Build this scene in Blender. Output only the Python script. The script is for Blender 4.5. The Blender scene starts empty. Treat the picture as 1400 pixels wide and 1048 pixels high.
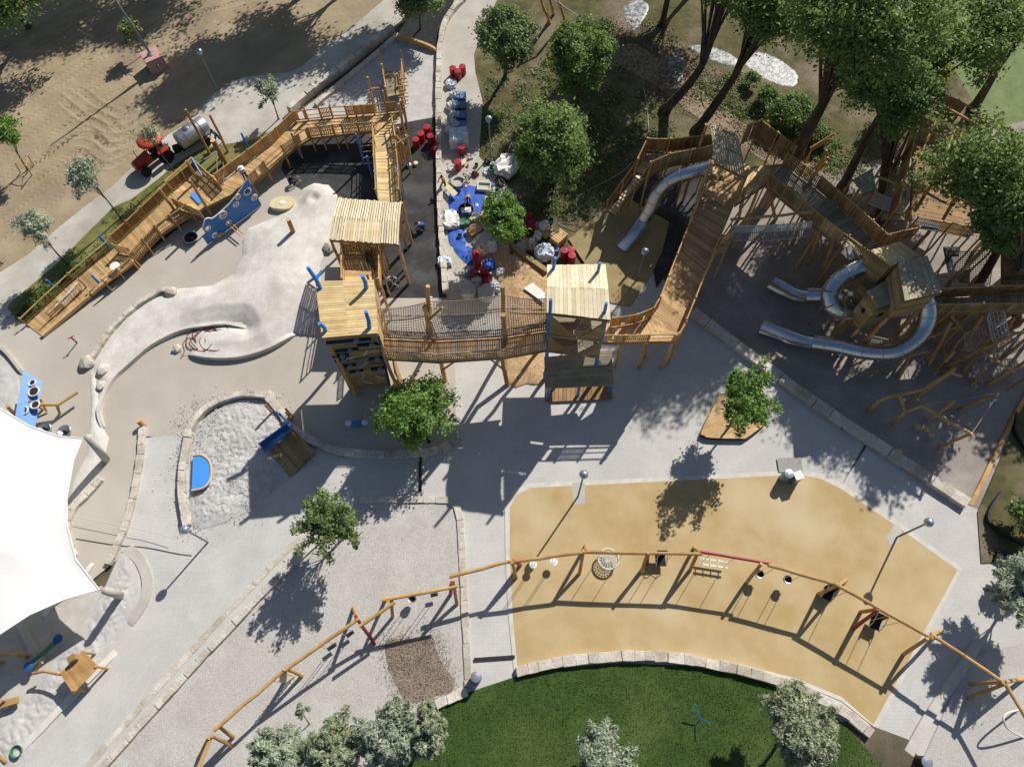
import bpy, bmesh, math, random
import numpy as np
from mathutils import Vector, Matrix
random.seed(7); np.random.seed(7)
SC = bpy.context.scene
COL = SC.collection
# ------------------------------------------------------------------ camera (a drone 44 m up, tilted 24 degrees off the plumb line)
HC = 44.0; FPX = 960.0; NX, NY = 712.0, 972.0        # focal length in photo pixels, plumb point in photo pixels
_d = Vector(((NX-700)/FPX, -(NY-524)/FPX, -1)).normalized()
_z = -_d; _x = Vector((1,0,0)); _x = (_x-_z*_x.dot(_z)).normalized(); _y = _z.cross(_x)
ROT = Matrix((_x,_y,_z))                              # camera axes -> world axes
cam = bpy.data.objects.new('camera', bpy.data.cameras.new('camera')); COL.objects.link(cam)
cam.matrix_world = Matrix.Translation((0,0,HC)) @ ROT.to_4x4()
cam.data.sensor_width = 36; cam.data.lens = 36*FPX/1400; cam.data.clip_end = 2000
SC.camera = cam
# ------------------------------------------------------------------ light
SUNV = Vector((.68,.97,1.0))                          # towards the sun
W = bpy.data.worlds.new('World'); SC.world = W; W.use_nodes = True
nt = W.node_tree; sky = nt.nodes.new('ShaderNodeTexSky'); sky.sky_type = 'NISHITA'; sky.sun_disc = False
sky.sun_elevation = math.asin(SUNV.normalized().z); sky.sun_rotation = math.atan2(SUNV.x,SUNV.y)
nt.links.new(sky.outputs[0], nt.nodes['Background'].inputs[0]); nt.nodes['Background'].inputs[1].default_value = .066
sun = bpy.data.objects.new('sun', bpy.data.lights.new('sun','SUN')); COL.objects.link(sun)
sun.data.energy = 4.9; sun.data.angle = math.radians(.53); sun.data.color = (1,.95,.87)
sun.rotation_euler = (-SUNV).to_track_quat('-Z','Y').to_euler(); sun.location = (40,60,80)
SC.view_settings.view_transform = 'Standard'; SC.view_settings.look = 'None'; SC.view_settings.gamma = 1
SC.view_settings.exposure = 0.16
SC.cycles.max_bounces = 6; SC.cycles.transparent_max_bounces = 8
# ------------------------------------------------------------------ helpers
def G(px, py, h=0.0):                                 # survey: photo pixel + height above ground -> place
    d = ROT @ Vector(((px-700)/FPX, -(py-524)/FPX, -1)); t = (h-HC)/d.z
    return Vector((0,0,HC)) + d*t
def hexc(s): return tuple(((int(s[i:i+2],16)/255)/12.92 if int(s[i:i+2],16)<11 else ((int(s[i:i+2],16)/255+.055)/1.055)**2.4) for i in (0,2,4))
MATS = {}
def mat(name, c1, c2=None, scale=1.0, rough=.85, bump=0.0, bscale=20, metal=0.0, fine=0.0, isl=0.0, rnd=0.0, detail=4, stretch=(1,1,1), trans=0.0, spec=.3, lo=.35, hi=.65, c3=None, s3=.15, alpha=None, rot=0):
    m = bpy.data.materials.new(name); m.use_nodes = True; n = m.node_tree.nodes; L = m.node_tree.links
    b = n['Principled BSDF']; geo = n.new('ShaderNodeNewGeometry'); mp = n.new('ShaderNodeMapping'); L.new(geo.outputs['Position'], mp.inputs[0])
    mp.inputs['Scale'].default_value = stretch; mp.inputs['Rotation'].default_value = (0,0,rot)
    def noise(s, d=4):
        k = n.new('ShaderNodeTexNoise'); k.inputs['Scale'].default_value = s; k.inputs['Detail'].default_value = d; k.inputs['Roughness'].default_value=.6; L.new(mp.outputs[0], k.inputs['Vector']); return k.outputs['Fac']
    def ramp(f, a, c):
        k = n.new('ShaderNodeMapRange'); k.inputs[1].default_value=a; k.inputs[2].default_value=c; L.new(f,k.inputs[0]); return k.outputs[0]
    def mix(f, A, B, mode='MIX'):
        k = n.new('ShaderNodeMix'); k.data_type='RGBA'; k.blend_type=mode
        for i,v in ((0,f),(6,A),(7,B)):
            if isinstance(v,(int,float)): k.inputs[i].default_value=v
            elif isinstance(v,tuple): k.inputs[i].default_value=(*v,1)
            else: L.new(v,k.inputs[i])
        return k.outputs[2]
    col = c1
    if c2: col = mix(ramp(noise(scale,detail),lo,hi), c1, c2)
    if c3: col = mix(ramp(noise(s3,3),.48,.68), col, c3)
    def mul(col, f, amt):                             # multiply by 1 +- amt
        k = n.new('ShaderNodeMapRange'); k.inputs[3].default_value=1-amt; k.inputs[4].default_value=1+amt; L.new(f,k.inputs[0])
        c = n.new('ShaderNodeCombineColor'); [L.new(k.outputs[0],c.inputs[i]) for i in range(3)]
        return mix(1.0, col, c.outputs[0], 'MULTIPLY')
    if fine: col = mul(col, ramp(noise(bscale,2),.3,.7), fine)
    if isl: col = mul(col, geo.outputs['Random Per Island'], isl)
    if rnd:
        oi = n.new('ShaderNodeObjectInfo'); col = mul(col, oi.outputs['Random'], rnd)
    if isinstance(col,tuple): b.inputs['Base Color'].default_value=(*col,1)
    else: L.new(col,b.inputs['Base Color'])
    b.inputs['Roughness'].default_value=rough; b.inputs['Metallic'].default_value=metal; b.inputs['Specular IOR Level'].default_value=spec
    if bump:
        k = n.new('ShaderNodeBump'); k.inputs['Strength'].default_value=1; k.inputs['Distance'].default_value=bump; L.new(noise(bscale,5),k.inputs['Height']); L.new(k.outputs[0],b.inputs['Normal'])
    if trans:
        t = n.new('ShaderNodeBsdfTranslucent'); x = n.new('ShaderNodeMixShader'); x.inputs[0].default_value=trans
        if isinstance(col,tuple): t.inputs[0].default_value=(*col,1)
        else: L.new(col,t.inputs[0])
        L.new(b.outputs[0],x.inputs[1]); L.new(t.outputs[0],x.inputs[2]); L.new(x.outputs[0],n['Material Output'].inputs[0])
    if alpha is not None: b.inputs['Alpha'].default_value = alpha
    MATS[name]=m; m['mk']=1
    return m
def paver(name, c1, c2, w, h, rot=0, mortar=(.3,.3,.29)):
    m = mat(name, c1, c2, .5, .9, 0, 20, fine=.10, c3=tuple(x*.86 for x in c1), s3=.22); n=m.node_tree.nodes; L=m.node_tree.links; b=n['Principled BSDF']
    src = b.inputs['Base Color'].links[0].from_socket
    geo = n.new('ShaderNodeNewGeometry'); mp=n.new('ShaderNodeMapping'); mp.inputs['Rotation'].default_value=(0,0,rot); L.new(geo.outputs['Position'],mp.inputs[0])
    br=n.new('ShaderNodeTexBrick'); br.inputs['Scale'].default_value=1; br.inputs['Brick Width'].default_value=w; br.inputs['Row Height'].default_value=h; br.inputs['Mortar Size'].default_value=.012
    br.inputs['Color1'].default_value=(1.02,1.015,1.0,1); br.inputs['Color2'].default_value=(.97,.975,.98,1); br.inputs['Mortar'].default_value=(.91,.91,.91,1); br.inputs['Bias'].default_value=0
    L.new(mp.outputs[0],br.inputs[0]); x=n.new('ShaderNodeMix'); x.data_type='RGBA'; x.blend_type='MULTIPLY'; x.inputs[0].default_value=1; L.new(src,x.inputs[6]); L.new(br.outputs[0],x.inputs[7]); L.new(x.outputs[2],b.inputs['Base Color'])
    return m
def link(o, parent=None):
    COL.objects.link(o)
    if parent is not None: o.parent = parent
    return o
def tag(o, label=None, cat=None, group=None, kind=None):
    if label: o['label']=label
    if cat: o['category']=cat
    if group: o['group']=group
    if kind: o['kind']=kind
    return o
def thing(name, label, cat, base=(0,0,0), group=None, rz=0):
    o = bpy.data.objects.new(name, None); o.empty_display_size=.3; o.location=base; o.rotation_euler=(0,0,rz); COL.objects.link(o)
    return tag(o,label,cat,group)
class MB:
    def __init__(s): s.v=[]; s.f=[]; s.sm=False
    def add(s, vs, fs):
        k=len(s.v); s.v+= [tuple(v) for v in vs]; s.f += [tuple(i+k for i in f) for f in fs]; return s
    def hexa(s, b4, t4): return s.add(list(b4)+list(t4), [(3,2,1,0),(4,5,6,7),(0,1,5,4),(1,2,6,5),(2,3,7,6),(3,0,4,7)])
    def box(s, c, sx, sy, sz, rz=0.0):               # c = centre of the bottom
        ca,sa=math.cos(rz),math.sin(rz); q=[(c[0]+x*ca-y*sa, c[1]+x*sa+y*ca) for x,y in ((-sx/2,-sy/2),(sx/2,-sy/2),(sx/2,sy/2),(-sx/2,sy/2))]
        return s.hexa([(x,y,c[2]) for x,y in q],[(x,y,c[2]+sz) for x,y in q])
    def beam(s, a, b, w, h=None, up=Vector((0,0,1))): # rectangular bar from a to b
        a=Vector(a); b=Vector(b); h=h or w; d=(b-a).normalized(); sd=d.cross(up)
        if sd.length<1e-3: sd=d.cross(Vector((0,1,0)))
        sd.normalize(); u=sd.cross(d).normalized(); q=[(-w/2,-h/2),(w/2,-h/2),(w/2,h/2),(-w/2,h/2)]
        return s.hexa([a+sd*x+u*y for x,y in q],[b+sd*x+u*y for x,y in q])
    def tube(s, pts, r, n=8, cap=True):
        pts=[Vector(p) for p in pts]; rs=r if isinstance(r,(list,tuple)) else [r]*len(pts); k=len(s.v); pu=None
        for i,p in enumerate(pts):
            d=(pts[min(i+1,len(pts)-1)]-pts[max(i-1,0)]).normalized()
            if pu is None: pu = d.cross(Vector((0,0,1))) if abs(d.z)<.95 else d.cross(Vector((0,1,0)))
            u=(pu-d*pu.dot(d)).normalized(); pu=u; w=d.cross(u)
            for j in range(n):
                a=2*math.pi*j/n; s.v.append(tuple(p+(u*math.cos(a)+w*math.sin(a))*rs[i]))
        for i in range(len(pts)-1):
            for j in range(n):
                a=k+i*n+j; b=k+i*n+(j+1)%n; s.f.append((a,b,b+n,a+n))
        if cap: s.f.append(tuple(k+j for j in range(n))[::-1]); s.f.append(tuple(k+(len(pts)-1)*n+j for j in range(n)))
        return s
    def lathe(s, c, prof, n=16, axis=None):           # prof [(r,z)...]
        k=len(s.v); c=Vector(c)
        M=Matrix.Identity(3) if axis is None else Vector((0,0,1)).rotation_difference(Vector(axis)).to_matrix()
        for r,z in prof:
            for j in range(n):
                a=2*math.pi*j/n; s.v.append(tuple(c+M@Vector((r*math.cos(a),r*math.sin(a),z))))
        for i in range(len(prof)-1):
            for j in range(n):
                a=k+i*n+j; b=k+i*n+(j+1)%n; s.f.append((a,b,b+n,a+n))
        s.f.append(tuple(k+j for j in range(n))[::-1]); s.f.append(tuple(k+(len(prof)-1)*n+j for j in range(n)))
        return s
    def prism(s, poly, z0, z1):
        n=len(poly); P=[Vector((p[0],p[1],0)) for p in poly]; ar=sum(P[i].x*P[(i+1)%n].y-P[(i+1)%n].x*P[i].y for i in range(n))
        if ar<0: P=P[::-1]
        vs=[(p.x,p.y,z0) for p in P]+[(p.x,p.y,z1) for p in P]
        return s.add(vs,[tuple(range(n))[::-1],tuple(range(n,2*n))]+[(i,(i+1)%n,n+(i+1)%n,n+i) for i in range(n)])
    def slab(s, poly, t):                             # poly of 3D points, thickness t along its normal
        P=[Vector(p) for p in poly]; n=len(P); nr=(P[1]-P[0]).cross(P[2]-P[0]).normalized()
        if nr.z<0: P=P[::-1]; nr=-nr
        return s.add([p-nr*t for p in P]+P,[tuple(range(n))[::-1],tuple(range(n,2*n))]+[(i,(i+1)%n,n+(i+1)%n,n+i) for i in range(n)])
    def boards(s, a, b, c, d, n, gap=.15, t=.04, jit=.006):   # n boards across quad a-b-c-d; each board runs from edge a-b to edge d-c
        a,b,c,d=[Vector(p) for p in (a,b,c,d)]; nr=(b-a).cross(d-a).normalized()
        if nr.z<0: nr=-nr
        for i in range(n):
            t0=(i+gap/2)/n; t1=(i+1-gap/2)/n; o=nr*random.uniform(-jit,jit)
            q=[a.lerp(b,t0)+o,a.lerp(b,t1)+o,d.lerp(c,t1)+o,d.lerp(c,t0)+o]
            s.hexa([p-nr*t for p in q],q)
        return s
    def build(s, name, m, parent=None, kind=None, smooth=None, base=None):
        me=bpy.data.meshes.new(name); off=Vector(parent.location) if parent is not None else Vector(base or (0,0,0))
        if parent is not None and parent.parent is not None: off=off+Vector(parent.parent.location)
        me.from_pydata([(v[0]-off.x,v[1]-off.y,v[2]-off.z) for v in s.v],[],s.f); me.materials.append(MATS[m] if isinstance(m,str) else m)
        if smooth or (smooth is None and s.sm): me.polygons.foreach_set('use_smooth',[True]*len(me.polygons))
        o=link(bpy.data.objects.new(name,me),parent)
        if parent is None: o.location=off
        if kind: o['kind']=kind
        return o
def crom(P, n=6, closed=False):
    P=[Vector(p) for p in P]; out=[]; N=len(P)
    for i in range(N if closed else N-1):
        g=(lambda k:P[k%N]) if closed else (lambda k:P[max(0,min(N-1,k))])
        p0,p1,p2,p3=g(i-1),g(i),g(i+1),g(i+2)
        for k in range(n):
            t=k/n; out.append(.5*((2*p1)+(p2-p0)*t+(2*p0-5*p1+4*p2-p3)*t*t+(3*p1-p0-3*p2+p3)*t**3))
    if not closed: out.append(P[-1])
    return out
def px2(L, h=0): return [G(x,y,h) for x,y in L]
ZL=[0.0]
def zl(): ZL[0]+=.004; return ZL[0]
def sheet(name, pts, m, z, kind='structure', smooth=0, label=None, cat=None):
    P=px2(pts); z=zl()
    if smooth: P=crom(P,smooth,True)
    n=len(P); ar=sum(P[i].x*P[(i+1)%n].y-P[(i+1)%n].x*P[i].y for i in range(n))
    if ar<0: P=P[::-1]
    me=bpy.data.meshes.new(name); bm=bmesh.new(); f=bm.faces.new([bm.verts.new((p.x,p.y,z)) for p in P]); f.normal_update(); bmesh.ops.triangulate(bm,faces=[f]); bm.to_mesh(me); bm.free(); me.materials.append(MATS[m])
    o=link(bpy.data.objects.new(name,me)); return tag(o,label,cat,None,kind)
def sdist(X, Y, P):                                   # signed distance to polygon, + inside
    P=[(p.x,p.y) for p in P]; d=np.full(X.shape,1e9); ins=np.zeros(X.shape,bool)
    for i in range(len(P)):
        (x0,y0),(x1,y1)=P[i],P[(i+1)%len(P)]; dx,dy=x1-x0,y1-y0; L=dx*dx+dy*dy+1e-12
        t=np.clip(((X-x0)*dx+(Y-y0)*dy)/L,0,1); d=np.minimum(d,np.hypot(X-x0-t*dx,Y-y0-t*dy))
        c=((y0>Y)!=(y1>Y)); xi=x0+(Y-y0)*dx/(dy if abs(dy)>1e-12 else 1e-12); ins^= c&(X<xi)
    return np.where(ins,d,-d)
def vnoise(X, Y, s, seed):                            # smooth value noise
    r=np.random.RandomState(seed).rand(64,64); x=X*s; y=Y*s; xi=np.floor(x).astype(int); yi=np.floor(y).astype(int); fx=x-xi; fy=y-yi; fx=fx*fx*(3-2*fx); fy=fy*fy*(3-2*fy)
    g=lambda i,j:r[i%64,j%64]
    return (g(xi,yi)*(1-fx)+g(xi+1,yi)*fx)*(1-fy)+(g(xi,yi+1)*(1-fx)+g(xi+1,yi+1)*fx)*fy-.5
def field(name, pts, m, step, zf, kind='structure', smooth=4, margin=.25):
    """height field inside an outline; zf(X,Y,d) with d = metres inside the edge; it dives under the neighbouring sheets at the edge"""
    P=crom(px2(pts),smooth,True) if smooth else px2(pts); xs=[p.x for p in P]; ys=[p.y for p in P]
    X,Y=np.meshgrid(np.arange(min(xs)-margin,max(xs)+margin,step),np.arange(min(ys)-margin,max(ys)+margin,step)); D=sdist(X,Y,P); Z=zf(X,Y,D); Z=Z-.012+zl(); Z=np.where(D<0,Z+D*1.3,Z)
    keep=D>-margin; idx=-np.ones(X.shape,int); idx[keep]=np.arange(keep.sum()); V=np.stack([X[keep],Y[keep],Z[keep]],1)
    q=keep[:-1,:-1]&keep[1:,:-1]&keep[:-1,1:]&keep[1:,1:]
    F=np.stack([idx[:-1,:-1][q],idx[:-1,1:][q],idx[1:,1:][q],idx[1:,:-1][q]],1)
    me=npmesh(name,V,F); me.materials.append(MATS[m]); me.polygons.foreach_set('use_smooth',[True]*len(me.polygons))
    return tag(link(bpy.data.objects.new(name,me)),None,None,None,kind)
def npmesh(name, V, F):
    me=bpy.data.meshes.new(name); me.vertices.add(len(V)); me.vertices.foreach_set('co',V.astype(np.float32).ravel()); k=F.shape[1]
    me.loops.add(F.size); me.loops.foreach_set('vertex_index',F.astype(np.int32).ravel()); me.polygons.add(len(F)); me.polygons.foreach_set('loop_start',np.arange(0,F.size,k,dtype=np.int32)); me.update(calc_edges=True); return me
def copytree(o, loc, rz=None, label=None, group=None, sc=None):
    r=o.copy(); COL.objects.link(r); r.location=loc
    if rz is not None: r.rotation_euler=(0,0,rz)
    if sc: r.scale=(sc,)*3 if isinstance(sc,(int,float)) else sc
    if label: r['label']=label
    if group: r['group']=group
    for ch in o.children:
        c=ch.copy(); COL.objects.link(c); c.parent=r
        for g in ch.children:
            d=g.copy(); COL.objects.link(d); d.parent=c
    return r

def proj(p):
    c=ROT.transposed()@(Vector(p)-Vector((0,0,HC))); return (700+FPX*c.x/-c.z, 524-FPX*c.y/-c.z)
def solve_h(b, c):
    B=G(*b); return min(((proj(B+Vector((0,0,h*.05)))[0]-c[0])**2+(proj(B+Vector((0,0,h*.05)))[1]-c[1])**2,h*.05) for h in range(4,400))[1]
# ------------------------------------------------------------------ materials
def H(s,k=.92): return tuple(c*k for c in hexc(s))
mat('soil',H('6f6654'),H('55503e'),.6,.95,.02,14,fine=.2,c3=H('4d5233'),s3=.12)
mat('dirt',H('ab9b80'),H('98876d'),.35,.95,.02,18,fine=.14,c3=H('86786a'),s3=.09)
mat('pathgravel',H('c6c2b8'),H('b4afa5'),.5,.95,.006,45,fine=.14,c3=H('a9a397'),s3=.2)
mat('grass',H('75793f'),H('575f2e'),1.6,.9,.03,30,fine=.35,c3=H('8d8356'),s3=.3)
mat('parkgrass',H('69623f'),H('484829'),.9,.9,.04,22,fine=.4,c3=H('857863'),s3=.25)
mat('beige',H('bab3a8'),H('b2aa9e'),.3,.9,.002,90,fine=.10,c3=H('c1bbb1'),s3=.12)
mat('gunite',H('dedad4'),H('cfcac2'),1.2,.9,.025,22,fine=.2,c3=H('c2bdb4'),s3=.35)
mat('blackrubber',H('454546'),H('363637'),.8,.95,.012,35,fine=.3,c3=H('5a5a5a'),s3=.3)
mat('sand',H('c6c4c2'),H('b6b4b1'),1.1,.95,.012,20,fine=.14)
mat('gravel',H('c3c0bb'),H('b4b0aa'),.5,.95,.02,22,fine=.30,c3=H('bab6b1'),s3=.15)
mat('gravelbrown',H('9a8b7d'),H('877a6c'),1.5,.95,.02,20,fine=.28)
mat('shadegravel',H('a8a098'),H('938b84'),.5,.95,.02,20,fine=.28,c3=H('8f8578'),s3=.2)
mat('yellow',H('c1ab80'),H('b39a6b'),.45,.85,.002,60,fine=.15,c3=H('c9b692'),s3=.13)
mat('khaki',H('a6966f'),H('94855f'),.6,.9,.002,80,fine=.10)
mat('lawn',H('47602a'),H('3b5222'),2.2,.9,.05,35,fine=.35,c3=H('566a36'),s3=.22)
mat('blade',H('536d32'),H('425a26'),.5,.8,isl=.35,c3=H('5f733c'),s3=.22)
mat('turf',H('7d8a5c'),H('6c7a4c'),.8,.9,.02,30,fine=.2)
mat('chips',H('cfb189'),H('b2916a'),5,.9,.05,14,fine=.3)
mat('mulch',H('2e3334'),H('24282a'),3,.95,.04,16,fine=.3)
mat('stonechip',H('a5937c'),H('7e6f5b'),3,.95,.06,8,fine=.35)
mat('water',(.10,.11,.11),(.40,.40,.40),2.6,.4,.02,7,spec=.3,lo=.42,hi=.6)  # pale noise tone paints the glitter on the stream's ripples into the base colour
mat('kerb',H('d3cfc8'),H('c4bfb7'),1.5,.9,.004,30,fine=.08,rnd=.08)
mat('stone',H('d3cdc3'),H('bfb6a8'),1.4,.9,.03,9,fine=.16,rnd=.12,c3=H('b0a593'),s3=.8)
mat('concrete',H('c3bfb8'),H('b4b0a8'),1.2,.9,.004,30,fine=.1)
mat('asphaltdark',H('4a4846'),None,1,.9,.01,30,fine=.2)
paver('pavers',H('cbc9c5'),H('c0bebb'),.4,.2)
paver('paversdiag',H('cac8c4'),H('bfbdb9'),.4,.2,math.radians(-43))
paver('paverswalk',H('c4beb4'),H('b4aea3'),.4,.2)
def woodmat(n,a,b,**k): return mat(n,H(a),H(b),1.3,.7,.003,60,fine=.16,isl=.3,rnd=.16,stretch=(1,1,1),**k)
woodmat('wood','d6b586','c29d69'); woodmat('woodpale','ebdfc0','ddccA4'); woodmat('woodbrown','9f7f58','866944'); woodmat('woodorange','bb9463','a37d4c')
woodmat('woodgrey','a89c82','8f866f'); woodmat('woodolive','a38f68','8c7851'); woodmat('roofgrey','b3a98c','968f78'); woodmat('log','c4a06c','ab8652'); woodmat('woodroof','dcc594','ceb17c')
mat('sawn',H('dcc08a'),H('c9a76c'),6,.8)
mat('blue',H('3f7ec4'),H('3672b6'),.8,.5,.002,40,fine=.06,isl=.06); mat('bluedark',H('2d5d9c'),H('2a5690'),.8,.45); mat('hosered',H('7d3a38'),H('6a302f'),3,.6); mat('covergrey',H('a3a2a0'),H('8f8e8c'),6,.7,.01,12,fine=.15); mat('navy',H('3a4a68'),H('2f3e5a'),2,.5); mat('bluepost',H('3f86cf'),H('377bc2'),2,.4); mat('blueflat',H('4f9af2'),None,1,.35)
mat('red',H('a8313c'),H('982935'),2,.45,fine=.05); mat('barrelred',H('b02030'),H('9c1726'),1.5,.35,spec=.5,rnd=.2); mat('tractorred',H('b8402c'),H('a33422'),2,.4); mat('orangered',H('d8573a'),H('c4492e'),3,.5)
mat('steel',(.62,.64,.66),(.55,.57,.6),3,.30,0,10,metal=1.0,fine=.05); mat('galv',(.55,.57,.58),(.47,.49,.5),4,.42,metal=.9); mat('greymetal',H('8d9499'),H('7f868b'),2,.45,metal=.3); mat('dark',H('33322f'),H('292826'),3,.6); mat('black',H('1c1c1d'),None,1,.7)
mat('rubber',H('2b2b2c'),H('222223'),4,.85,.01,20); mat('rope',H('b9a9a0'),H('9d8d85'),3,.9); mat('ropedark',H('6a5c50'),H('51463d'),3,.9); mat('ropewhite',H('d9d6cd'),H('c6c2b8'),3,.9)
mat('membrane',(.74,.74,.74),(.70,.70,.71),.3,.5,trans=.12); mat('white',H('eceae6'),H('dddbd6'),2,.6,rnd=.06); mat('sheetplastic',H('dfe6ee'),H('b9c6d3'),5,.22,.04,7,spec=.5); mat('bagblue',H('5f86b0'),H('4d739d'),3,.5,.02,12); mat('tarp',H('2f62c4'),H('2a56b0'),1.4,.45,.03,6,spec=.4)
mat('pinkconc',H('c79d98'),H('b88f8a'),2,.9,.004,20,fine=.12); mat('cream',H('e0d2ae'),H('d2c39c'),2,.8); mat('greenplastic',H('4f8a6d'),H('437a5f'),2,.5); mat('fabric',H('d8d4c8'),None,1,.8)
mat('skin',H('c08a66'),None,1,.6); mat('hair',H('2a1f18'),None,1,.8); mat('shirtblue',H('3466ad'),H('2c5a9c'),4,.8); mat('shirtwhite',H('d5d2d6'),H('c2bfc6'),4,.8); mat('jeans',H('2f4260'),H('263650'),4,.85); mat('trouser',H('2a2a2e'),None,1,.85); mat('hivis',H('e0662c'),None,1,.7)
mat('bark',H('6b5f52'),H('4b4238'),2.5,.95,.04,8,fine=.2,stretch=(1,1,.3)); mat('barkpale',H('8a7f72'),H('6e6459'),2,.95,.02,10)
def leafmat(n,a,b,tr=.28): return mat(n,H(a),H(b),.55,.55,0,10,isl=.38,trans=tr,spec=.35)
leafmat('leafgreen','96ad66','7b9652',.5); leafmat('leafdeep','8aa463','6e8d4e',.5); leafmat('leafbright','86a854','6c9042',.38); leafmat('leafolive','b3ba9a','97a27e',.3); leafmat('leafgrey','b5bea6','9aa78c',.3); leafmat('leafyellow','b0b03c','989e30',.4); leafmat('leafdull','8a9c62','708550',.35)
# ------------------------------------------------------------------ ground
Z=0.0
me=bpy.data.meshes.new('ground'); me.from_pydata([(-400,-250,-.05),(400,-250,-.05),(400,500,-.05),(-400,500,-.05)],[],[(0,1,2,3)]); me.materials.append(MATS['soil']); tag(link(bpy.data.objects.new('ground',me)),kind='structure')
# bare building ground with wheel ruts, top left
tracks=[[(-20,150),(120,72),(260,-10)],[(-20,185),(110,110),(200,50),(330,-20)],[(-30,120),(90,55),(200,-15)],[(-10,240),(90,160),(190,90),(250,20),(330,-5)],[(20,255),(110,190),(200,120),(260,40)],[(80,190),(125,165),(160,190),(190,170)],[(60,230),(110,195),(150,215),(200,185)],[(105,137),(130,155),(170,165),(215,120)],[(-20,90),(60,45),(150,-10)],[(-20,330),(50,280),(120,225),(180,190)]]
TW=[crom(px2(t),12) for t in tracks]
def dirtz(X,Y,D):
    Zz=.04*vnoise(X,Y,.35,3)+.035*vnoise(X,Y,1.3,4)+.02*vnoise(X,Y,4,5)
    for k,t in enumerate(TW):
        best=np.full(X.shape,1e9); sd=np.zeros(X.shape); al=np.zeros(X.shape); acc=0
        for i in range(len(t)-1):
            a,b=t[i],t[i+1]; dx,dy=b.x-a.x,b.y-a.y; L=math.hypot(dx,dy)+1e-9; u=np.clip(((X-a.x)*dx+(Y-a.y)*dy)/(L*L),0,1)
            ex=X-a.x-u*dx; ey=Y-a.y-u*dy; q=np.hypot(ex,ey); c=q<best; best=np.where(c,q,best); sd=np.where(c,(ex*dy-ey*dx)/L,sd); al=np.where(c,acc+u*L,al); acc+=L
        for off in (-.85,.85):
            e=np.abs(sd-off); w=np.clip(1-(e/.36)**4,0,1)*(best<1.6)
            Zz+= w*(-.03+.026*np.sin((al+e*1.1)*2*math.pi/.45))+.035*np.exp(-((e-.45)/.11)**2)*(best<1.7)
    return Zz*np.clip((D+.1)/.8,0,1)+.03-np.clip(-D*.6,0,1)
field('ground',[(-60,330),(0,372),(39,348),(77,314),(124,276),(152,256),(191,219),(229,185),(258,167),(291,129),(332,106),(395,99),(415,90),(438,67),(479,39),(525,0),(560,-40),(300,-60),(-60,-60)],'dirt',.11,dirtz,smooth=0)
sheet('path',[(-60,400),(5,366),(39,346),(77,312),(124,274),(152,254),(191,217),(229,183),(258,165),(291,127),(332,104),(395,97),(415,88),(438,65),(479,37),(525,-2),(560,-40),(620,-60),(562,23),(536,41),(495,75),(451,111),(417,139),(400,160),(330,235),(40,465),(0,500),(-60,520)],'pathgravel',.004)
sheet('grass_strip',[(10,422),(13,415),(77,361),(155,283),(180,272),(216,245),(240,224),(275,203),(309,197),(343,192),(372,178),(350,210),(240,300),(150,375),(40,447)],'grass',.008,'structure')
# parkland under the trees, right of the walkway
sheet('terrain',[(640,60),(690,-40),(1460,-60),(1500,400),(1000,430),(930,420),(800,350),(700,300),(655,220)],'parkgrass',.0)
sheet('path',[(830,60),(870,60),(930,100),(1010,165),(1120,225),(1180,280),(1160,300),(1080,240),(985,185),(900,120),(840,85)],'stonechip',.006)
sheet('turf_pitch',[(1290,70),(1350,20),(1480,-60),(1560,100),(1480,240),(1345,165)],'turf',.006)
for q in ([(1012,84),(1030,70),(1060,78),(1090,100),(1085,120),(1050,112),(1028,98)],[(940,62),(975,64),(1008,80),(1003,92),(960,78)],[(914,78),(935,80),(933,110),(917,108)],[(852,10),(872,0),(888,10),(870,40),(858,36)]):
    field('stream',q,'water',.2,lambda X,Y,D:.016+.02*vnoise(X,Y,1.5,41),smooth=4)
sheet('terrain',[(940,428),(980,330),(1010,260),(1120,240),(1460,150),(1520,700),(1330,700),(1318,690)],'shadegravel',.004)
# upper sand terrace, planter of dark soil, curved walkway
sheet('sand_terrace',[(395,165),(541,50),(600,68),(601,165),(556,172),(470,195),(400,200)],'sand',.008)
sheet('planter_soil',[(540,52),(560,22),(590,5),(640,-30),(640,0),(606,35),(599,72)],'mulch',.012)
sheet('walkway',[(640,-40),(606,35),(601,72),(600,200),(603,330),(609,420),(617,535),(690,535),(690,380),(700,330),(720,290),(690,250),(655,215),(660,140),(650,100),(648,75),(665,30),(700,-40)],'paverswalk',.012)
# rubber and paving
sheet('plaza_paving',[(-80,790),(90,820),(140,800),(175,850),(60,990),(-80,1110)],'concrete',.004)
sheet('plaza_paving',[(195,600),(255,588),(300,560),(366,545),(395,580),(430,605),(470,625),(560,628),(625,605),(614,470),(690,430),(760,400),(860,350),(905,380),(940,428),(1320,690),(1345,700),(1420,740),(1420,1100),(0,1100),(0,1060),(60,960),(130,900),(195,800),(165,750),(180,700)],'pavers',.004)
sheet('rubber_floor',[(-60,470),(35,452),(150,390),(260,300),(345,240),(420,170),(480,185),(480,330),(530,400),(614,402),(622,500),(625,605),(600,622),(560,626),(470,622),(430,604),(395,578),(366,545),(330,543),(300,552),(272,572),(255,595),(200,597),(180,700),(165,762),(130,790),(90,830),(-60,800)],'beige',.010)
sheet('rubber_base',[(388,215),(430,186),(480,182),(555,168),(600,160),(602,250),(605,340),(611,408),(525,408),(505,380),(470,345),(455,300),(462,270),(440,252),(415,262),(395,250),(385,232)],'blackrubber',.014,smooth=0)
sheet('walkway',[(50,985),(165,890),(290,742),(345,695),(430,618),(470,626),(490,684),(440,726),(130,1055),(100,1110),(-60,1110)],'paversdiag',.008)
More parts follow.
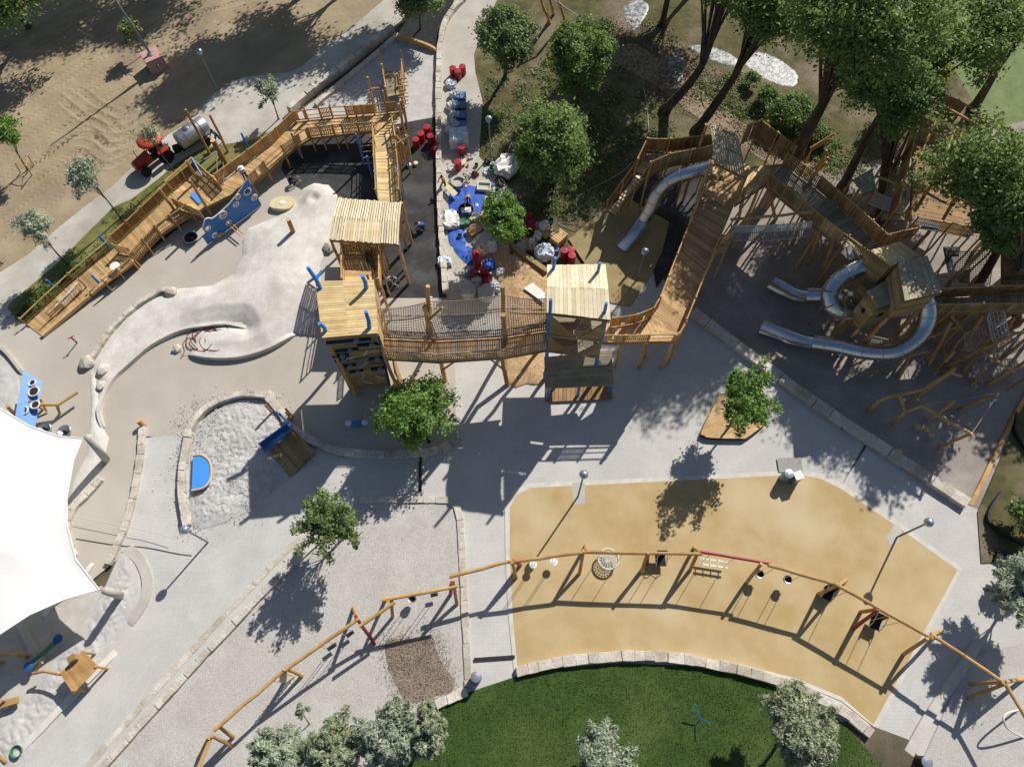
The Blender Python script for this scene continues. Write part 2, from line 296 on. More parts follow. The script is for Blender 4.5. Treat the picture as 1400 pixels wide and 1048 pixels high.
field('sand_pit',[(366,549),(330,547),(302,556),(278,575),(264,600),(259,650),(262,700),(266,722),(292,720),(335,703),(380,668),(432,622),(405,600),(386,570)],'sand',.065,lambda X,Y,D:.016+np.clip(D,-.3,1)*.05+np.clip(D/.8,0,1)*(.12*vnoise(X,Y,.7,11)+.13*np.abs(vnoise(.8*X+.6*Y,.8*Y-.6*X,2.6,12))-.12*np.abs(vnoise(.5*X-.87*Y,.5*Y+.87*X,4.3,13))+.05*vnoise(X,Y,6,18)+.06),smooth=2)
field('sand_pit',[(30,960),(90,880),(125,840),(150,790),(165,758),(180,755),(192,785),(188,820),(165,870),(120,930),(60,1000),(20,1070),(-40,1090),(-40,1010)],'sand',.065,lambda X,Y,D:.016+np.clip(D,-.3,1)*.05+np.clip(D/.8,0,1)*(.12*vnoise(X,Y,.7,14)+.12*np.abs(vnoise(.8*X+.6*Y,.8*Y-.6*X,2.6,15))-.10*np.abs(vnoise(.5*X-.87*Y,.5*Y+.87*X,4.3,19))+.06),smooth=2)
field('sand_pit',[(-60,470),(0,482),(20,500),(30,540),(20,600),(-60,620)],'sand',.12,lambda X,Y,D:.016+np.clip(D,-.3,1)*.05+np.clip(D/.8,0,1)*(.1*vnoise(X,Y,.9,16)+.12*np.abs(vnoise(X,Y,2.2,17))),smooth=2)
# pale sprayed-concrete dunes
BUMPS=[((433,278),.55,1.3),((385,340),.5,2.6),((365,400),.42,3.2),((405,400),.45,3.0),((300,400),.35,2.4),((350,455),.3,2.4),((430,260),.3,1.6),((270,425),.25,2.2),((410,300),.35,2.2)]
BP=[(G(*p),h,r) for p,h,r in BUMPS]
def dune(X,Y,D):
    z=np.zeros(X.shape)
    for p,h,r in BP: z+=h*np.exp(-((X-p.x)**2+(Y-p.y)**2)/(r*r))
    c=BP[0][0]; z-=.5*np.exp(-((X-c.x)**2+(Y-c.y)**2)/.16)
    return .018+np.clip(D,-.4,.5)*.22+np.clip(D/1.2,0,1)*z*.75+.03*vnoise(X,Y,1.1,21)*np.clip(D,0,1)
field('dune_mound',[(462,268),(450,254),(430,251),(414,259),(404,279),(380,296),(340,313),(332,328),(332,350),(318,376),(290,391),(240,396),(205,411),(172,437),(147,467),(128,497),(135,540),(136,575),(150,600),(140,640),(112,685),(88,715),(100,660),(120,620),(125,560),(124,505),(150,535),(160,515),(180,497),(212,473),(250,455),(285,450),(310,447),(338,451),(332,440),(300,442),(270,448),(262,486),(300,492),(335,490),(372,478),(402,459),(428,442),(440,400),(438,362),(450,332),(456,300)],'gunite',.14,dune,smooth=0)
sheet('hose_floor',[(340,450),(310,447),(285,449),(260,456),(240,470),(250,487),(300,484),(345,462)],'beige',.03)
# swing areas, lawn
sheet('kerb',[(690,694),(700,672),(722,661),(790,658),(1056,645),(1092,643),(1124,648),(1154,663),(1225,711),(1315,777),(1198,996),(1150,958),(1088,932),(1008,912),(900,900),(820,900),(762,909),(703,922),(695,840),(691,760)],'kerb',.010)
sheet('rubber_floor',[(697,694),(706,677),(726,667),(790,664),(1056,651),(1090,649),(1120,654),(1150,669),(1220,716),(1308,779),(1193,990),(1150,952),(1090,927),(1010,907),(900,895),(820,895),(760,904),(708,916),(701,840),(697,760)],'yellow',.014)
for q in ([(782,660),(799,660),(800,689),(784,690)],[(1210,735),(1222,717),(1232,726),(1226,744),(1216,746)]): sheet('lamp_plinth_slab',q,'concrete',.018)
sheet('gravel_bed',[(440,727),(490,687),(608,687),(622,694),(628,712),(633,800),(637,938),(600,962),(560,1100),(100,1100),(135,1050)],'gravel',.010)
sheet('gravel_bed',[(527,882),(538,872),(560,875),(590,870),(597,888),(606,908),(621,930),(619,944),(600,950),(580,958),(556,960),(544,940),(532,915)],'gravelbrown',.014,smooth=5)
sheet('gravel_bed',[(1440,840),(1395,880),(1345,890),(1320,905),(1250,1060),(1235,1110),(1440,1110)],'gravel',.010)
LAWN=[(560,1000),(600,962),(640,946),(700,926),(760,913),(850,906),(940,910),(1010,921),(1080,945),(1135,974),(1185,1018),(1225,1060),(1260,1120),(500,1120)]
sheet('lawn',LAWN,'lawn',.016,'structure')
sheet('terrain',[(1192,992),(1240,1010),(1262,1048),(1240,1110),(1215,1060),(1150,985)],'soil',.012)
sheet('terrain',[(1404,540),(1420,480),(1480,500),(1480,760),(1340,770),(1335,700)],'parkgrass',.009)
sheet('rubber_floor',[(777,328),(834,281),(858,272),(915,305),(905,345),(892,372),(862,420),(835,415)],'khaki',.014)
sheet('rubber_base',[(856,270),(870,235),(975,225),(985,260),(930,350),(897,395),(893,371),(906,345),(916,304)],'blackrubber',.010)
field('bark_chips',[(672,345),(700,330),(720,350),(750,368),(750,410),(745,480),(745,523),(720,525),(692,522),(690,420),(680,380)],'chips',.12,lambda X,Y,D:.014+np.clip(D,-.3,1.2)*.18+.1*vnoise(X,Y,1.6,31)*np.clip(D,0,1)+.06*vnoise(X,Y,6,32)*np.clip(D,0,1),smooth=2)
for q in ([(573,625),(577,625),(577,672),(573,672)],[(1150,663),(1152,660),(1183,611),(1181,609)],[(648,899),(704,895),(704,900),(648,904)]): sheet('drain_channel',q,'dark',.02)
sheet('access_cover',[(1061,627),(1094,626),(1097,646),(1064,646)],'covergrey',.02)
# ------------------------------------------------------------------ stone walls: every block is a piece
def blockmesh(k):
    r=random.Random(k); me=bpy.data.meshes.new('stone'); bm=bmesh.new(); bmesh.ops.create_cube(bm,size=1)
    for v in bm.verts: v.co=Vector((v.co.x+r.uniform(-.045,.045),v.co.y+r.uniform(-.06,.06),v.co.z+.5+(r.uniform(-.08,.05) if v.co.z>0 else 0)))
    bmesh.ops.bevel(bm,geom=list(bm.edges),offset=.04,segments=1,affect='EDGES'); bm.to_mesh(me); bm.free(); me.materials.append(MATS['stone']); return me
BLK=[blockmesh(i) for i in range(7)]
def resample(P, step):
    out=[P[0]]; acc=0; tgt=step()
    for i in range(len(P)-1):
        a,b=P[i],P[i+1]; L=(b-a).length; pos=0
        while acc+L-pos>=tgt:
            pos+=tgt-acc; acc=0; out.append(a.lerp(b,pos/L)); tgt=step()
        acc+=L-pos
    if (P[-1]-out[-1]).length>.15: out.append(P[-1])
    return out
def wall(label, pts, w=.45, h=.4, L=.75, name='stone_wall', m=None, z=0, smooth=5):
    P=crom(px2(pts),smooth); t=thing(name,label,'wall',tuple(P[0])); q=resample(P,lambda:L*random.uniform(.75,1.3))
    for a,b in zip(q,q[1:]):
        d=b-a; o=link(bpy.data.objects.new('stone',random.choice(BLK)),t); c=(a+b)/2-P[0]; o.location=(c.x,c.y,z-.03); o.rotation_euler=(0,0,math.atan2(d.y,d.x)+random.uniform(-.02,.02)+(math.pi if random.random()<.5 else 0)); o.scale=(d.length*.995,w*random.uniform(.9,1.08),(h+.03)*random.uniform(.94,1.05))
    return t
def rib(label, pts, w, h, m='concrete', name='low_wall', smooth=5, cat='wall', z=0):     # a cast, continuous edging
    P=crom(px2(pts),smooth); b=MB(); n=len(P)
    for i,p in enumerate(P):
        d=(P[min(i+1,n-1)]-P[max(i-1,0)]).normalized(); s=Vector((-d.y,d.x,0))*w/2; hh=h*(1-.7*(abs(i/(n-1)-.5)*2)**6)
        b.v+=[tuple(p+s+Vector((0,0,z-.1))),tuple(p+s*.9+Vector((0,0,z+hh))),tuple(p-s*.9+Vector((0,0,z+hh))),tuple(p-s+Vector((0,0,z-.1)))]
        if i: k=4*i; b.f+=[(k-4,k,k+1,k-3),(k-3,k+1,k+2,k-2),(k-2,k+2,k+3,k-1)]
    b.f+=[(0,1,2,3),(4*n-1,4*n-2,4*n-3,4*n-4)]
    return tag(b.build(name,m,base=tuple(P[0])),label,cat)
wall('curved low wall of pale blocks between yellow floor and lawn',[(706,919),(760,906),(850,897),(920,899),(960,906),(1010,916),(1050,927),(1100,946),(1150,972),(1188,1003)],.55,.45,.75)
wall('low wall of blocks down the right side of the gravel swing bed',[(492,684),(607,684),(622,691),(629,708),(634,800),(638,880),(640,938)],.42,.22,.8)
wall('diagonal row of pale blocks beside the wide paved walk',[(425,722),(360,786),(250,903),(118,1050),(90,1085)],.36,.12,1.1)
wall('diagonal block wall edging the gravel swing bed',[(447,729),(375,797),(262,917),(140,1052),(115,1085)],.42,.38,1.1)
wall('curved block wall around the left side of the grey sand pit',[(366,543),(335,541),(305,549),(278,566),(262,590),(255,625),(251,655),(253,690),(259,720)],.42,.5,.7)
wall('curved wall from the sand pit past the tower to the green tree',[(366,543),(385,565),(402,588),(432,606),(470,619),(540,623),(600,617),(628,598)],.5,.4,.7)
wall('block wall along the left of the walkway past the black rubber',[(640,-5),(612,28),(603,60),(600,110),(600,180),(601,250),(604,320),(610,402)],.45,.5,.7)
wall('long retaining wall beside the shaded rope course',[(945,428),(1000,470),(1100,545),(1200,612),(1318,690)],.7,.5,1.3)
wall('upper block wall step between gravel path and sand terrace',[(538,43),(495,77),(450,112),(415,140),(398,156)],.5,.75,.9)
wall('lower block wall step on the sand terrace side',[(545,50),(508,82),(465,118),(432,146)],.4,.35,.9)
wall('rough block edging at the outer side of the pale channel',[(232,398),(215,403),(185,423),(155,452),(136,480),(124,498)],.35,.4,.5)
wall('narrow block ridge between beige lane and paved strip',[(197,585),(194,625),(187,668),(175,715),(160,752),(150,772)],.4,.35,.7)
wall('blocks at the lawn corner of the gravel bed',[(597,963),(620,953),(642,944)],.5,.35,.55)
wall('short row of blocks under the edge of the white canopy',[(140,655),(122,675),(105,692),(95,712),(93,735),(102,762)],.5,.35,.6)
rib('cast concrete edge along the inner side of the pale channel',[(338,448),(310,444),(285,447),(250,453),(212,471),(182,496),(160,516),(148,535),(138,562),(142,585)],.28,.42,'gunite')
rib('cast concrete lip below the coiled hose',[(260,484),(290,490),(330,489),(370,477),(404,457)],.35,.5,'gunite')
rib('pale stone kerb along the sand by the toy house',[(160,890),(100,952),(40,1015),(0,1052)],.45,.2,'kerb')
rib('pale kerb at the right end of the yellow swing floor',[(1345,865),(1305,925),(1265,985),(1238,1035)],.6,.2,'kerb')
rib('dark steel edging around the planter by the bench',[(1400,745),(1365,730),(1347,712),(1352,692),(1368,672)],.15,.45,'dark')
rib('dark curved edging at the right edge of the grass',[(1420,640),(1396,612),(1384,590),(1388,562)],.15,.45,'dark')
rib('timber log edging between gravel and grass',[(1412,520),(1370,600),(1326,690)],.28,.22,'log')
rib('timber sleeper along the front of the dark soil planter',[(540,54),(570,62),(599,73)],.25,.55,'log')
rib('low concrete edge at the top of the left sand pit',[(-20,470),(8,480),(34,512)],.25,.35,'concrete')
rib('curved concrete edge below the white canopy',[(128,770),(110,800),(75,825),(60,845)],.3,.3,'gunite')
rib('pale curb rim around the lower sand pit',[(172,748),(192,765),(203,795),(196,825),(175,855)],.7,.16,'concrete')
rib('concrete bench edge under the canopy beside the toy house',[(30,850),(45,880),(60,905)],.4,.4,'concrete')
# ------------------------------------------------------------------ lamps
def lamp(label, b, hd, arm=0):
    h=solve_h(b,hd); h=min(max(h,3.4),5.2); B=G(*b); t=thing('park_lamp',label,'lamp',tuple(B),'globe lamps on thin poles'); top=B+Vector((0,0,h-.3))
    MB().lathe(B,[(.16,0),(.16,.04),(.06,.06),(.055,h-.5),(.05,h-.3)],10).build('pole','greymetal',t,smooth=True)
    prof=[(.01,-.27)]+[(.27*math.sin(a),-.27*math.cos(a)) for a in [math.pi*i/12 for i in range(1,12)]]+[(.01,.27)]
    g=MB().lathe(B+Vector((0,0,h)),prof,20).build('globe','steelmatt',t,smooth=True)
    MB().lathe(B+Vector((0,0,h-.3)),[(.07,0),(.12,.05),(.1,.1)],10).build('collar','dark',t)
    MB().lathe(B+Vector((.08,.1,h+.23)),[(.035,0),(.03,.035)],8).build('cap','dark',t)
    return t
mat('steelmatt',(.42,.46,.52),(.36,.40,.46),3,.34,metal=.6)
for a in [('globe lamp on the paving notch of the yellow floor',(790,679),(797.5,648)),('globe lamp with leaning outline beside the diagonal walk',(285,741),(252.3,728)),('globe lamp at the right side of the yellow floor',(1225,734.5),(1269,712)),('globe lamp between walkway and the round trees',(671,214),(663.5,163)),('globe lamp on the khaki floor below the steel slide',(871.7,381.4),(878.6,342.8)),('globe lamp in the tree shade by the gravel path',(297.5,122),(275,70))]: lamp(*a)
# pink concrete block with a tall mast
B=G(216,92); t=thing('mast_block','tall grey mast standing on a pink concrete block on bare ground','mast',tuple(B))
MB().box(B,1.5,1.5,1.35,math.radians(35)).build('concrete_block','pinkconc',t); MB().tube([B+Vector((0,0,1.35)),B+Vector((-.6,0,9.5))],[.11,.07],10).build('pole','greymetal',t,smooth=True)
MB().lathe(B+Vector((0,0,1.35)),[(.3,0),(.3,.05),(.16,.08),(.14,.2)],12).build('base_plate','galv',t); MB().box(B+Vector((.58,-.72,.6)),.02,.3,.3,math.radians(35)).build('sign_plate','white',t)
# bins, drain box, bench
for lb,p,k in (('grey cylindrical bin on the plaza near the cover plate',(1070,655),0),('grey cylindrical bin next to the round one, nearer the yellow floor',(1083,657),1),('grey bollard bin at the lawn corner of the paved walk',(652,926),0)):
    B=G(*p); t=thing('litter_bin',lb,'bin',tuple(B),'cylindrical steel bins')
    if k==0: MB().lathe(B,[(.28,0),(.3,.02),(.3,1.15),(.27,1.17),(.27,1.1)],18).build('body','greymetal',t,smooth=False); MB().lathe(B+Vector((0,0,1.16)),[(.28,0),(.29,.05),(.1,.09)],18).build('lid','steelmatt',t)
    else: MB().box(B,.5,.5,1.15,.3).build('body','greymetal',t); MB().box(B+Vector((0,0,1.15)),.56,.56,.06,.3).build('lid','white',t)
B=G(1385,770); t=thing('bench','dark slatted bench at the right edge beside the planter','bench',tuple(B)); A=math.radians(-30)
for i in range(5): MB().box(B+Vector((math.sin(-A)*(i*.12-.24),math.cos(A)*(i*.12-.24),.42)),2.4,.09,.04,A).build('slat','dark',t)
for s in (-1,1): MB().box(B+Vector((math.cos(A)*s,math.sin(A)*s,0)),.08,.5,.42,A).build('leg','black',t)
for lb,p in (('dark concrete stub at the bottom edge of the plaza corner',(1255,1040)),):
    B=G(*p); t=thing('litter_bin',lb,'bin',tuple(B),'cylindrical steel bins'); MB().lathe(B,[(.3,0),(.3,.9),(.25,.95)],16).build('body','dark',t); MB().lathe(B+Vector((0,0,.95)),[(.3,0),(.3,.05),(.1,.08)],16).build('lid','steelmatt',t)
# triangular timber planter
P=px2([(957,592),(961,598),(968,601),(1010,602),(1020,600),(1042,583),(1046,576),(1043,566),(1008,543),(998,539),(986,541),(980,546)]); cen=sum(P,Vector())/12; t=thing('timber_planter','low triangular timber deck planter around the plaza tree','planter',tuple(cen))
MB().prism(crom(P,4,True),0,.36).build('body','dark',t); a,b,c,d=[G(*q,.45) for q in ((959,597),(1045,575),(1042,556),(985,541))]
PP=crom(px2([(957,592),(961,598),(968,601),(1010,602),(1020,600),(1042,583),(1046,576),(1043,566),(1008,543),(998,539),(986,541),(980,546)]),4,True); dirv=(b-a).normalized(); nv=Vector((-dirv.y,dirv.x,0)); lo=min((p-a).dot(nv) for p in PP); hi=max((p-a).dot(nv) for p in PP); k=lo; i=0
while k<hi-.05:
    def cut(mid):
        xs=[]
        for u,v in zip(PP,PP[1:]+PP[:1]):
            du,dv=(u-a).dot(nv)-mid,(v-a).dot(nv)-mid
            if du*dv<0: w=u.lerp(v,du/(du-dv)); xs.append((w-a).dot(dirv))
        return (min(xs),max(xs)) if len(xs)>1 else None
    c0,c1=cut(k+.003),cut(k+.132)
    if c0 and c1:
        q=[a+dirv*c0[0]+nv*k,a+dirv*c0[1]+nv*k,a+dirv*c1[1]+nv*(k+.13),a+dirv*c1[0]+nv*(k+.13)]; m=MB(); m.hexa([(p.x,p.y,.36) for p in q],[(p.x,p.y,.43) for p in q]); m.build('plank','wood',t)
    k+=.145
# white stretched canopy with its masts
rim=[(-60,520),(0,558),(40,582),(80,596),(113,599),(100,630),(91,680),(92,720),(104,765),(136,806),(90,818),(40,840),(0,866),(-60,900),(-200,900),(-200,520)]
RH=[4.6,4.3,4.0,3.6,3.2,3.3,3.4,3.4,3.1,2.7,3.3,3.9,4.4,4.6,6,6]
R=[G(x,y,h) for (x,y),h in zip(rim,RH)]; C=G(-90,700,7.2); b=MB(); n=len(R); K=7
for j in range(K+1):
    u=j/K
    for p in R: q=p.lerp(C,u); b.v.append((q.x,q.y,p.z+(C.z-p.z)*(u**1.6)))
for j in range(K):
    for i in range(n): b.f.append((j*n+i,j*n+(i+1)%n,(j+1)*n+(i+1)%n,(j+1)*n+i))
SEAM=[]
t=thing('canopy','big white stretched membrane canopy at the left edge','canopy',(C.x,C.y,0)); b.build('membrane','membrane',t,smooth=True)
MB().tube(R[:14],.05,6,False).build('edge_rope','white',t)
for (bx,by),(tx,ty,h) in (((146,629),(120,597,3.4)),((166,814),(144,807,2.9)),((-80,700),(-90,700,7.1))):
    a=G(bx,by); e=G(tx,ty,h); MB().tube([a,e],[.24,.22],14).build('mast','concrete',t,smooth=True); MB().lathe(a,[(.42,0),(.42,.04),(.3,.06)],16).build('base_plate','dark',t)
for (x0,y0,h0),(x1,y1,h1) in (((113,599,3.2),(120,597,3.4)),((136,806,2.7),(144,807,2.9))): MB().tube([G(x0,y0,h0),G(x1,y1,h1)],.03,6).build('cable','galv',t)
# ------------------------------------------------------------------ play structures of round timber
def Lp(L, h): return [G(x,y,h) for x,y in L]
def logs(parent, pts, r, name='post', m='log', wob=.06, n=8, taper=.85):
    P=[Vector(p) for p in pts]; out=[]
    for i in range(len(P)-1):
        k=max(1,int((P[i+1]-P[i]).length/.9))
        for j in range(k):
            q=P[i].lerp(P[i+1],j/k); w=wob*r*6 if (i or j) else 0; out.append(q+Vector((random.uniform(-w,w),random.uniform(-w,w),random.uniform(-w,w)*.3)))
    out.append(P[-1]); L=len(out); b=MB(); b.tube(out,[r*(1-(1-taper)*i/max(1,L-1))*random.uniform(.94,1.06) for i in range(L)],n); return b.build(name,m,parent,smooth=False)
def vpost(parent, p, z0, z1, r=.1, m='log', name='post', lean=.05):
    p=Vector(p); return logs(parent,[(p.x,p.y,z0),(p.x+random.uniform(-lean,lean),p.y+random.uniform(-lean,lean),z1)],r,name,m)
def fence(parent, P, h=1.0, style='slat', m='wood', gap=.38, pitch=.125, posts=True, pr=.07, ground=True, rail='log', lab=None, pm='log', ext=.12, hole=None):
    P=[Vector(p) for p in P]; b=MB()
    for a,c in zip(P,P[1:]):
        L=(c-a).length; n=max(2,int(L/pitch)); d=(c-a)/n; nrm=Vector((-(c-a).y,(c-a).x,0)).normalized()*.018
        if style in('slat','board'):
            g=gap if style=='slat' else .05
            for i in range(n):
                if hole and hole[0]<(i+.5)/n<hole[1]: continue
                p=a+d*(i+g/2); q=a+d*(i+1-g/2); z0=.06; z1=h-.05+random.uniform(-.02,.02); o=nrm*random.uniform(-.4,.4)
                b.hexa([p-nrm+o+Vector((0,0,z0)),q-nrm+o+Vector((0,0,z0)),q+nrm+o+Vector((0,0,z0)),p+nrm+o+Vector((0,0,z0))],[p-nrm+o+Vector((0,0,z1)),q-nrm+o+Vector((0,0,z1)),q+nrm+o+Vector((0,0,z1)),p+nrm+o+Vector((0,0,z1))])
        U=Vector((0,0,1)); MB().tube([a+U*h,a.lerp(c,.5)+U*(h+random.uniform(-.03,.03)),c+U*h],.05,6).build('rail',rail,parent); MB().beam(a+U*.14,c+U*.14,.05,.1).build('rail',rail,parent)
        if style=='slat': MB().beam(a+U*(h*.55),c+U*(h*.55),.05,.07).build('rail',rail,parent)
        if style=='open': MB().tube([a+U*h*.5,c+U*h*.5],.035,6).build('rail',rail,parent)
    if b.v:
        o=b.build('slats',m,parent,'stuff')
        if lab: o['label']=lab
    if posts:
        L=0
        for i,p in enumerate(P):
            vpost(parent,p,0 if ground else p.z-.2,p.z+h+ext,pr,pm)
        for a,c in zip(P,P[1:]):
            k=int((c-a).length/2.4)
            for j in range(1,k+1): q=a.lerp(c,j/(k+1)); vpost(parent,q,0 if ground else q.z-.2,q.z+h+ext,pr,pm)
def deck(parent, Lq, Rq, m='wood', pitch=.135, t=.05, beam=True):   # strips of boards laid across, from left edge to right edge
    b=MB()
    for i in range(len(Lq)-1):
        a,d_,b2,c=Lq[i],Rq[i],Lq[i+1],Rq[i+1]; n=max(2,int(((b2-a).length+(c-d_).length)/2/pitch)); b.boards(a,b2,c,d_,n,.12,t)
        for p,q in ((a,b2),(d_,c)): MB().beam(Vector(p)-Vector((0,0,.15)),Vector(q)-Vector((0,0,.15)),.08,.18).build('joist','woodbrown',parent)
    b.build('deck_boards',m,parent,'stuff')
def net(parent, a, b, c, d, nu, nv, r=.018, sag=0.0, m='rope', name='net', bul=0.0, edge=True):  # rope grid on quad a-b-c-d, sag downwards, bulge along the normal
    a,b,c,d=[Vector(p) for p in (a,b,c,d)]; nr=(b-a).cross(d-a).normalized(); S=MB(); k=8
    def pt(u,v): 
        w=16*u*(1-u)*v*(1-v); p=a.lerp(b,u).lerp(d.lerp(c,u),v); return p-Vector((0,0,1))*sag*4*u*(1-u)+nr*bul*w
    for i in range(nu+1): S.tube([pt(i/nu,j/k) for j in range(k+1)],r*(1.8 if edge and i in(0,nu) else 1),4 if i in(0,nu) else 3,False)
    for j in range(nv+1): S.tube([pt(i/k,j/nv) for i in range(k+1)],r*(1.8 if edge and j in(0,nv) else 1),4 if j in(0,nv) else 3,False)
    return S.build(name,m,parent,'stuff')
def roof(parent, q, n, m='woodpale', gap=.12, t=.05, ridge=.25, name='roof_board', mid=True, jut=.06):
    """q = NW,NE,SE,SW; boards run N-S in two halves meeting at a low ridge; each board is a piece"""
    nw,ne,se,sw=[Vector(p) for p in q]; w=nw.lerp(sw,.5)+Vector((0,0,ridge)); e=ne.lerp(se,.5)+Vector((0,0,ridge))
    for A,Bq,C,D in (((nw,ne,e,w),(w,e,se,sw)) if mid else ((nw,ne,se,sw),)):
        nr=(Bq-A).cross(D-A).normalized() if False else (Bq-A).cross(D-A).normalized()
        if nr.z<0: nr=-nr
        for i in range(n):
            t0=(i+gap/2)/n; t1=(i+1-gap/2)/n; o=nr*random.uniform(-.012,.012); ex=(D-A).normalized()*random.uniform(-jut,jut) if mid else Vector()
            a1,b1,c1,d1=A.lerp(Bq,t0)+o,A.lerp(Bq,t1)+o,D.lerp(C,t1)+o,D.lerp(C,t0)+o
            if mid and A is nw: a1=a1+ex; b1=b1+ex
            elif mid: c1=c1+ex; d1=d1+ex
            MB().hexa([p-nr*t for p in (a1,b1,c1,d1)],[a1,b1,c1,d1]).build(name,m,parent)
    for p,r_ in ((nw,ne),(sw,se),(w,e)) if mid else ((nw,ne),(sw,se)): MB().beam(p.lerp(r_,.02)-Vector((0,0,.16)),p.lerp(r_,.98)-Vector((0,0,.16)),.1,.14).build('roof_beam','woodbrown',parent)
def quadwall(parent, tl, tr_, br, bl, n, m='woodolive', name='wall_boards', gap=.05, t=.05, kind='stuff', horiz=True):
    b=MB()
    tl,tr_,br,bl=[Vector(p) for p in (tl,tr_,br,bl)]
    if horiz: b.boards(bl,tl,tr_,br,n,gap,t)
    else: b.boards(tl,tr_,br,bl,n,gap,t)
    return b.build(name,m,parent,kind)
def down(p, z): return Vector((p[0],p[1],z))
# ---------------- long ramp with the ship
SL=[(36,443,.12),(102,381,.45),(160,333,.75),(200,296,1.0),(236,264,1.2),(312,244,1.4),(382,188,1.5),(404,166,1.55)]
SR=[(56,458,.12),(122,402,.45),(184,357,.75),(219,320,1.0),(262,292,1.2),(344,252,1.4),(405,200,1.5),(425,188,1.55)]
t=thing('ramp','long timber ramp climbing from the sand past the blue ship','play ramp',tuple(G(46,450)))
PL=[G(*p) for p in SL]; PR=[G(*p) for p in SR]; deck(t,PL,PR)
fence(t,[G(160,333,.75),G(200,296,1.0),G(236,262,1.2)],1.0,'board','woodbrown',pr=.06)
fence(t,[G(300,250,1.35),G(345,217,1.42),G(382,188,1.5),G(404,166,1.55)],1.0,'slat','wood',gap=.15,pr=.06)
fence(t,[G(36,443,.12),G(102,381,.45),G(158,334,.75)],.75,'open','wood',pr=.06)
fence(t,[G(345,252,1.4),G(366,233,1.45)],1.0,'board','wood',hole=(.45,.62)); fence(t,[G(366,233,1.45),G(390,212,1.48)],1.0,'open','wood'); fence(t,[G(390,212,1.48),G(407,199,1.5)],1.0,'slat','wood'); fence(t,[G(407,199,1.5),G(425,188,1.55)],1.0,'board','wood',hole=(.3,.75))
fence(t,[G(186,357,.75),G(219,320,1.0)],1.0,'slat','woodbrown',pitch=.15); fence(t,[G(219,320,1.0),G(262,290,1.2)],.95,'open','wood')
fence(t,[G(163,345,.75),G(183,350,.75)],1.0,'slat','wood')
b=MB(); 
for a,c in (((58,458,.05),(122,403,.35)),((124,401,.35),(146,383,.55))): b.beam(G(*a)+Vector((.12,-.12,.12)),G(*c)+Vector((.12,-.12,.12)),.28,.28)
b.build('edge_beam','wood',t,'stuff')
PF=[(146,390,.75),(183,361,.75)]; b=MB(); b.boards(G(146,388,.72),G(184,360,.72),G(176,350,.72),G(138,379,.72),9,.1,.05); b.build('deck_boards','wood',t,'stuff'); fence(t,[G(146,390,.7),G(184,361,.7)],.7,'open','wood',pr=.06)
net(t,G(86,418,.5),G(112,395,.5),G(108,388,1.15),G(82,410,1.15),8,4,.02,m='ropewhite'); fence(t,[G(70,434,.3),G(86,419,.4)],.7,'open','wood',pr=.05)
logs(t,[G(118,392,.5),G(118,392,.5)+Vector((0,0,1.1))],.07); logs(t,[G(76,418,.5),G(106,386,.6)],.05,'handrail','white')
for bx,by,tx,ty,h in ((411,214,399,182,2.6),(345,215,336,200,2.6),(142,393,134,376,1.7),(77,395,70,383,1.2),(151,340,143,330,1.7)):
    a=G(bx,by); vpost(t,a,0,h,.10,'bluepost','blue_post')
# ship body
B0=G(279,305); t=thing('play_ship','blue boarded ship side with round portholes beside the ramp','play ship',tuple(B0))
S0=G(326,338); E0=G(357,278); E1=G(338,245,2.9)        # lower edge left/right
lo=[G(283,333,.25),G(357,279,.25)]; ax=(lo[1]-lo[0]); Ls=ax.length; ax=ax.normalized(); nrm=Vector((ax.y,-ax.x,0)); up=Vector((0,0,1))
prof=[(0,.15),(.06,1.2),(.07,1.75),(.14,2.25),(.19,2.35),(.215,2.28),(.235,2.05),(.3,1.98),(.42,2.05),(.58,2.2),(.72,2.45),(.86,2.8),(.97,3.15),(1.0,3.1),(1.0,.15)]
tops=lambda u: np.interp(u,[p[0] for p in prof[1:-1]],[p[1] for p in prof[1:-1]])
ports=[(.13,1.55,.23),(.16,.55,.23),(.42,1.75,.34),(.43,.75,.24),(.66,1.85,.24),(.74,2.35,.22),(.9,2.2,.32),(.95,1.3,.26)]
n=46
for i in range(n):
    u0,u1=i/n,(i+1)/n-.0012; um=(u0+u1)/2; z0=.15; z1=float(tops(um)); segs=[(z0,z1)]
    for pu,pz,pr in ports:
        dx=(um-pu)*Ls
        if abs(dx)<pr*.8:
            hz=math.sqrt((pr*.8)**2-dx*dx); new=[]
            for s0,s1 in segs:
                if pz+hz<=s0 or pz-hz>=s1: new.append((s0,s1))
                else:
                    if pz-hz>s0: new.append((s0,pz-hz))
                    if pz+hz<s1: new.append((pz+hz,s1))
            segs=new
    m=MB()
    for s0,s1 in segs:
        p=lo[0]+ax*(u0*Ls); q=lo[0]+ax*(u1*Ls); f=nrm*.03; m.hexa([down(p-f,s0),down(q-f,s0),down(q+f,s0),down(p+f,s0)],[down(p-f,s1),down(q-f,s1),down(q+f,s1),down(p+f,s1)])
    m.build('hull_plank','blue',t)
for pu,pz,pr in ports:
    c=lo[0]+ax*(pu*Ls)+nrm*.05; c.z=pz; m=MB(); ring=[c+(ax*math.cos(a)+up*math.sin(a))*pr*.92 for a in [2*math.pi*k/18 for k in range(18)]]; m.tube(ring+[ring[0]],.055,6,False); o=m.build('porthole','white',t)
    if (pu,pz) in ((.42,1.75),(.66,1.85),(.74,2.35),(.95,1.3)): MB().lathe(c-nrm*.06,[(.01,0),(pr*.8,.005),(pr*.8,.02),(.01,.025)],16,nrm).build('disc','fabric',o); MB().lathe(c-nrm*.03+up*.06,[(.01,0),(pr*.3,.005),(pr*.3,.02),(.01,.03)],10,nrm).build('inset','orangered',o)
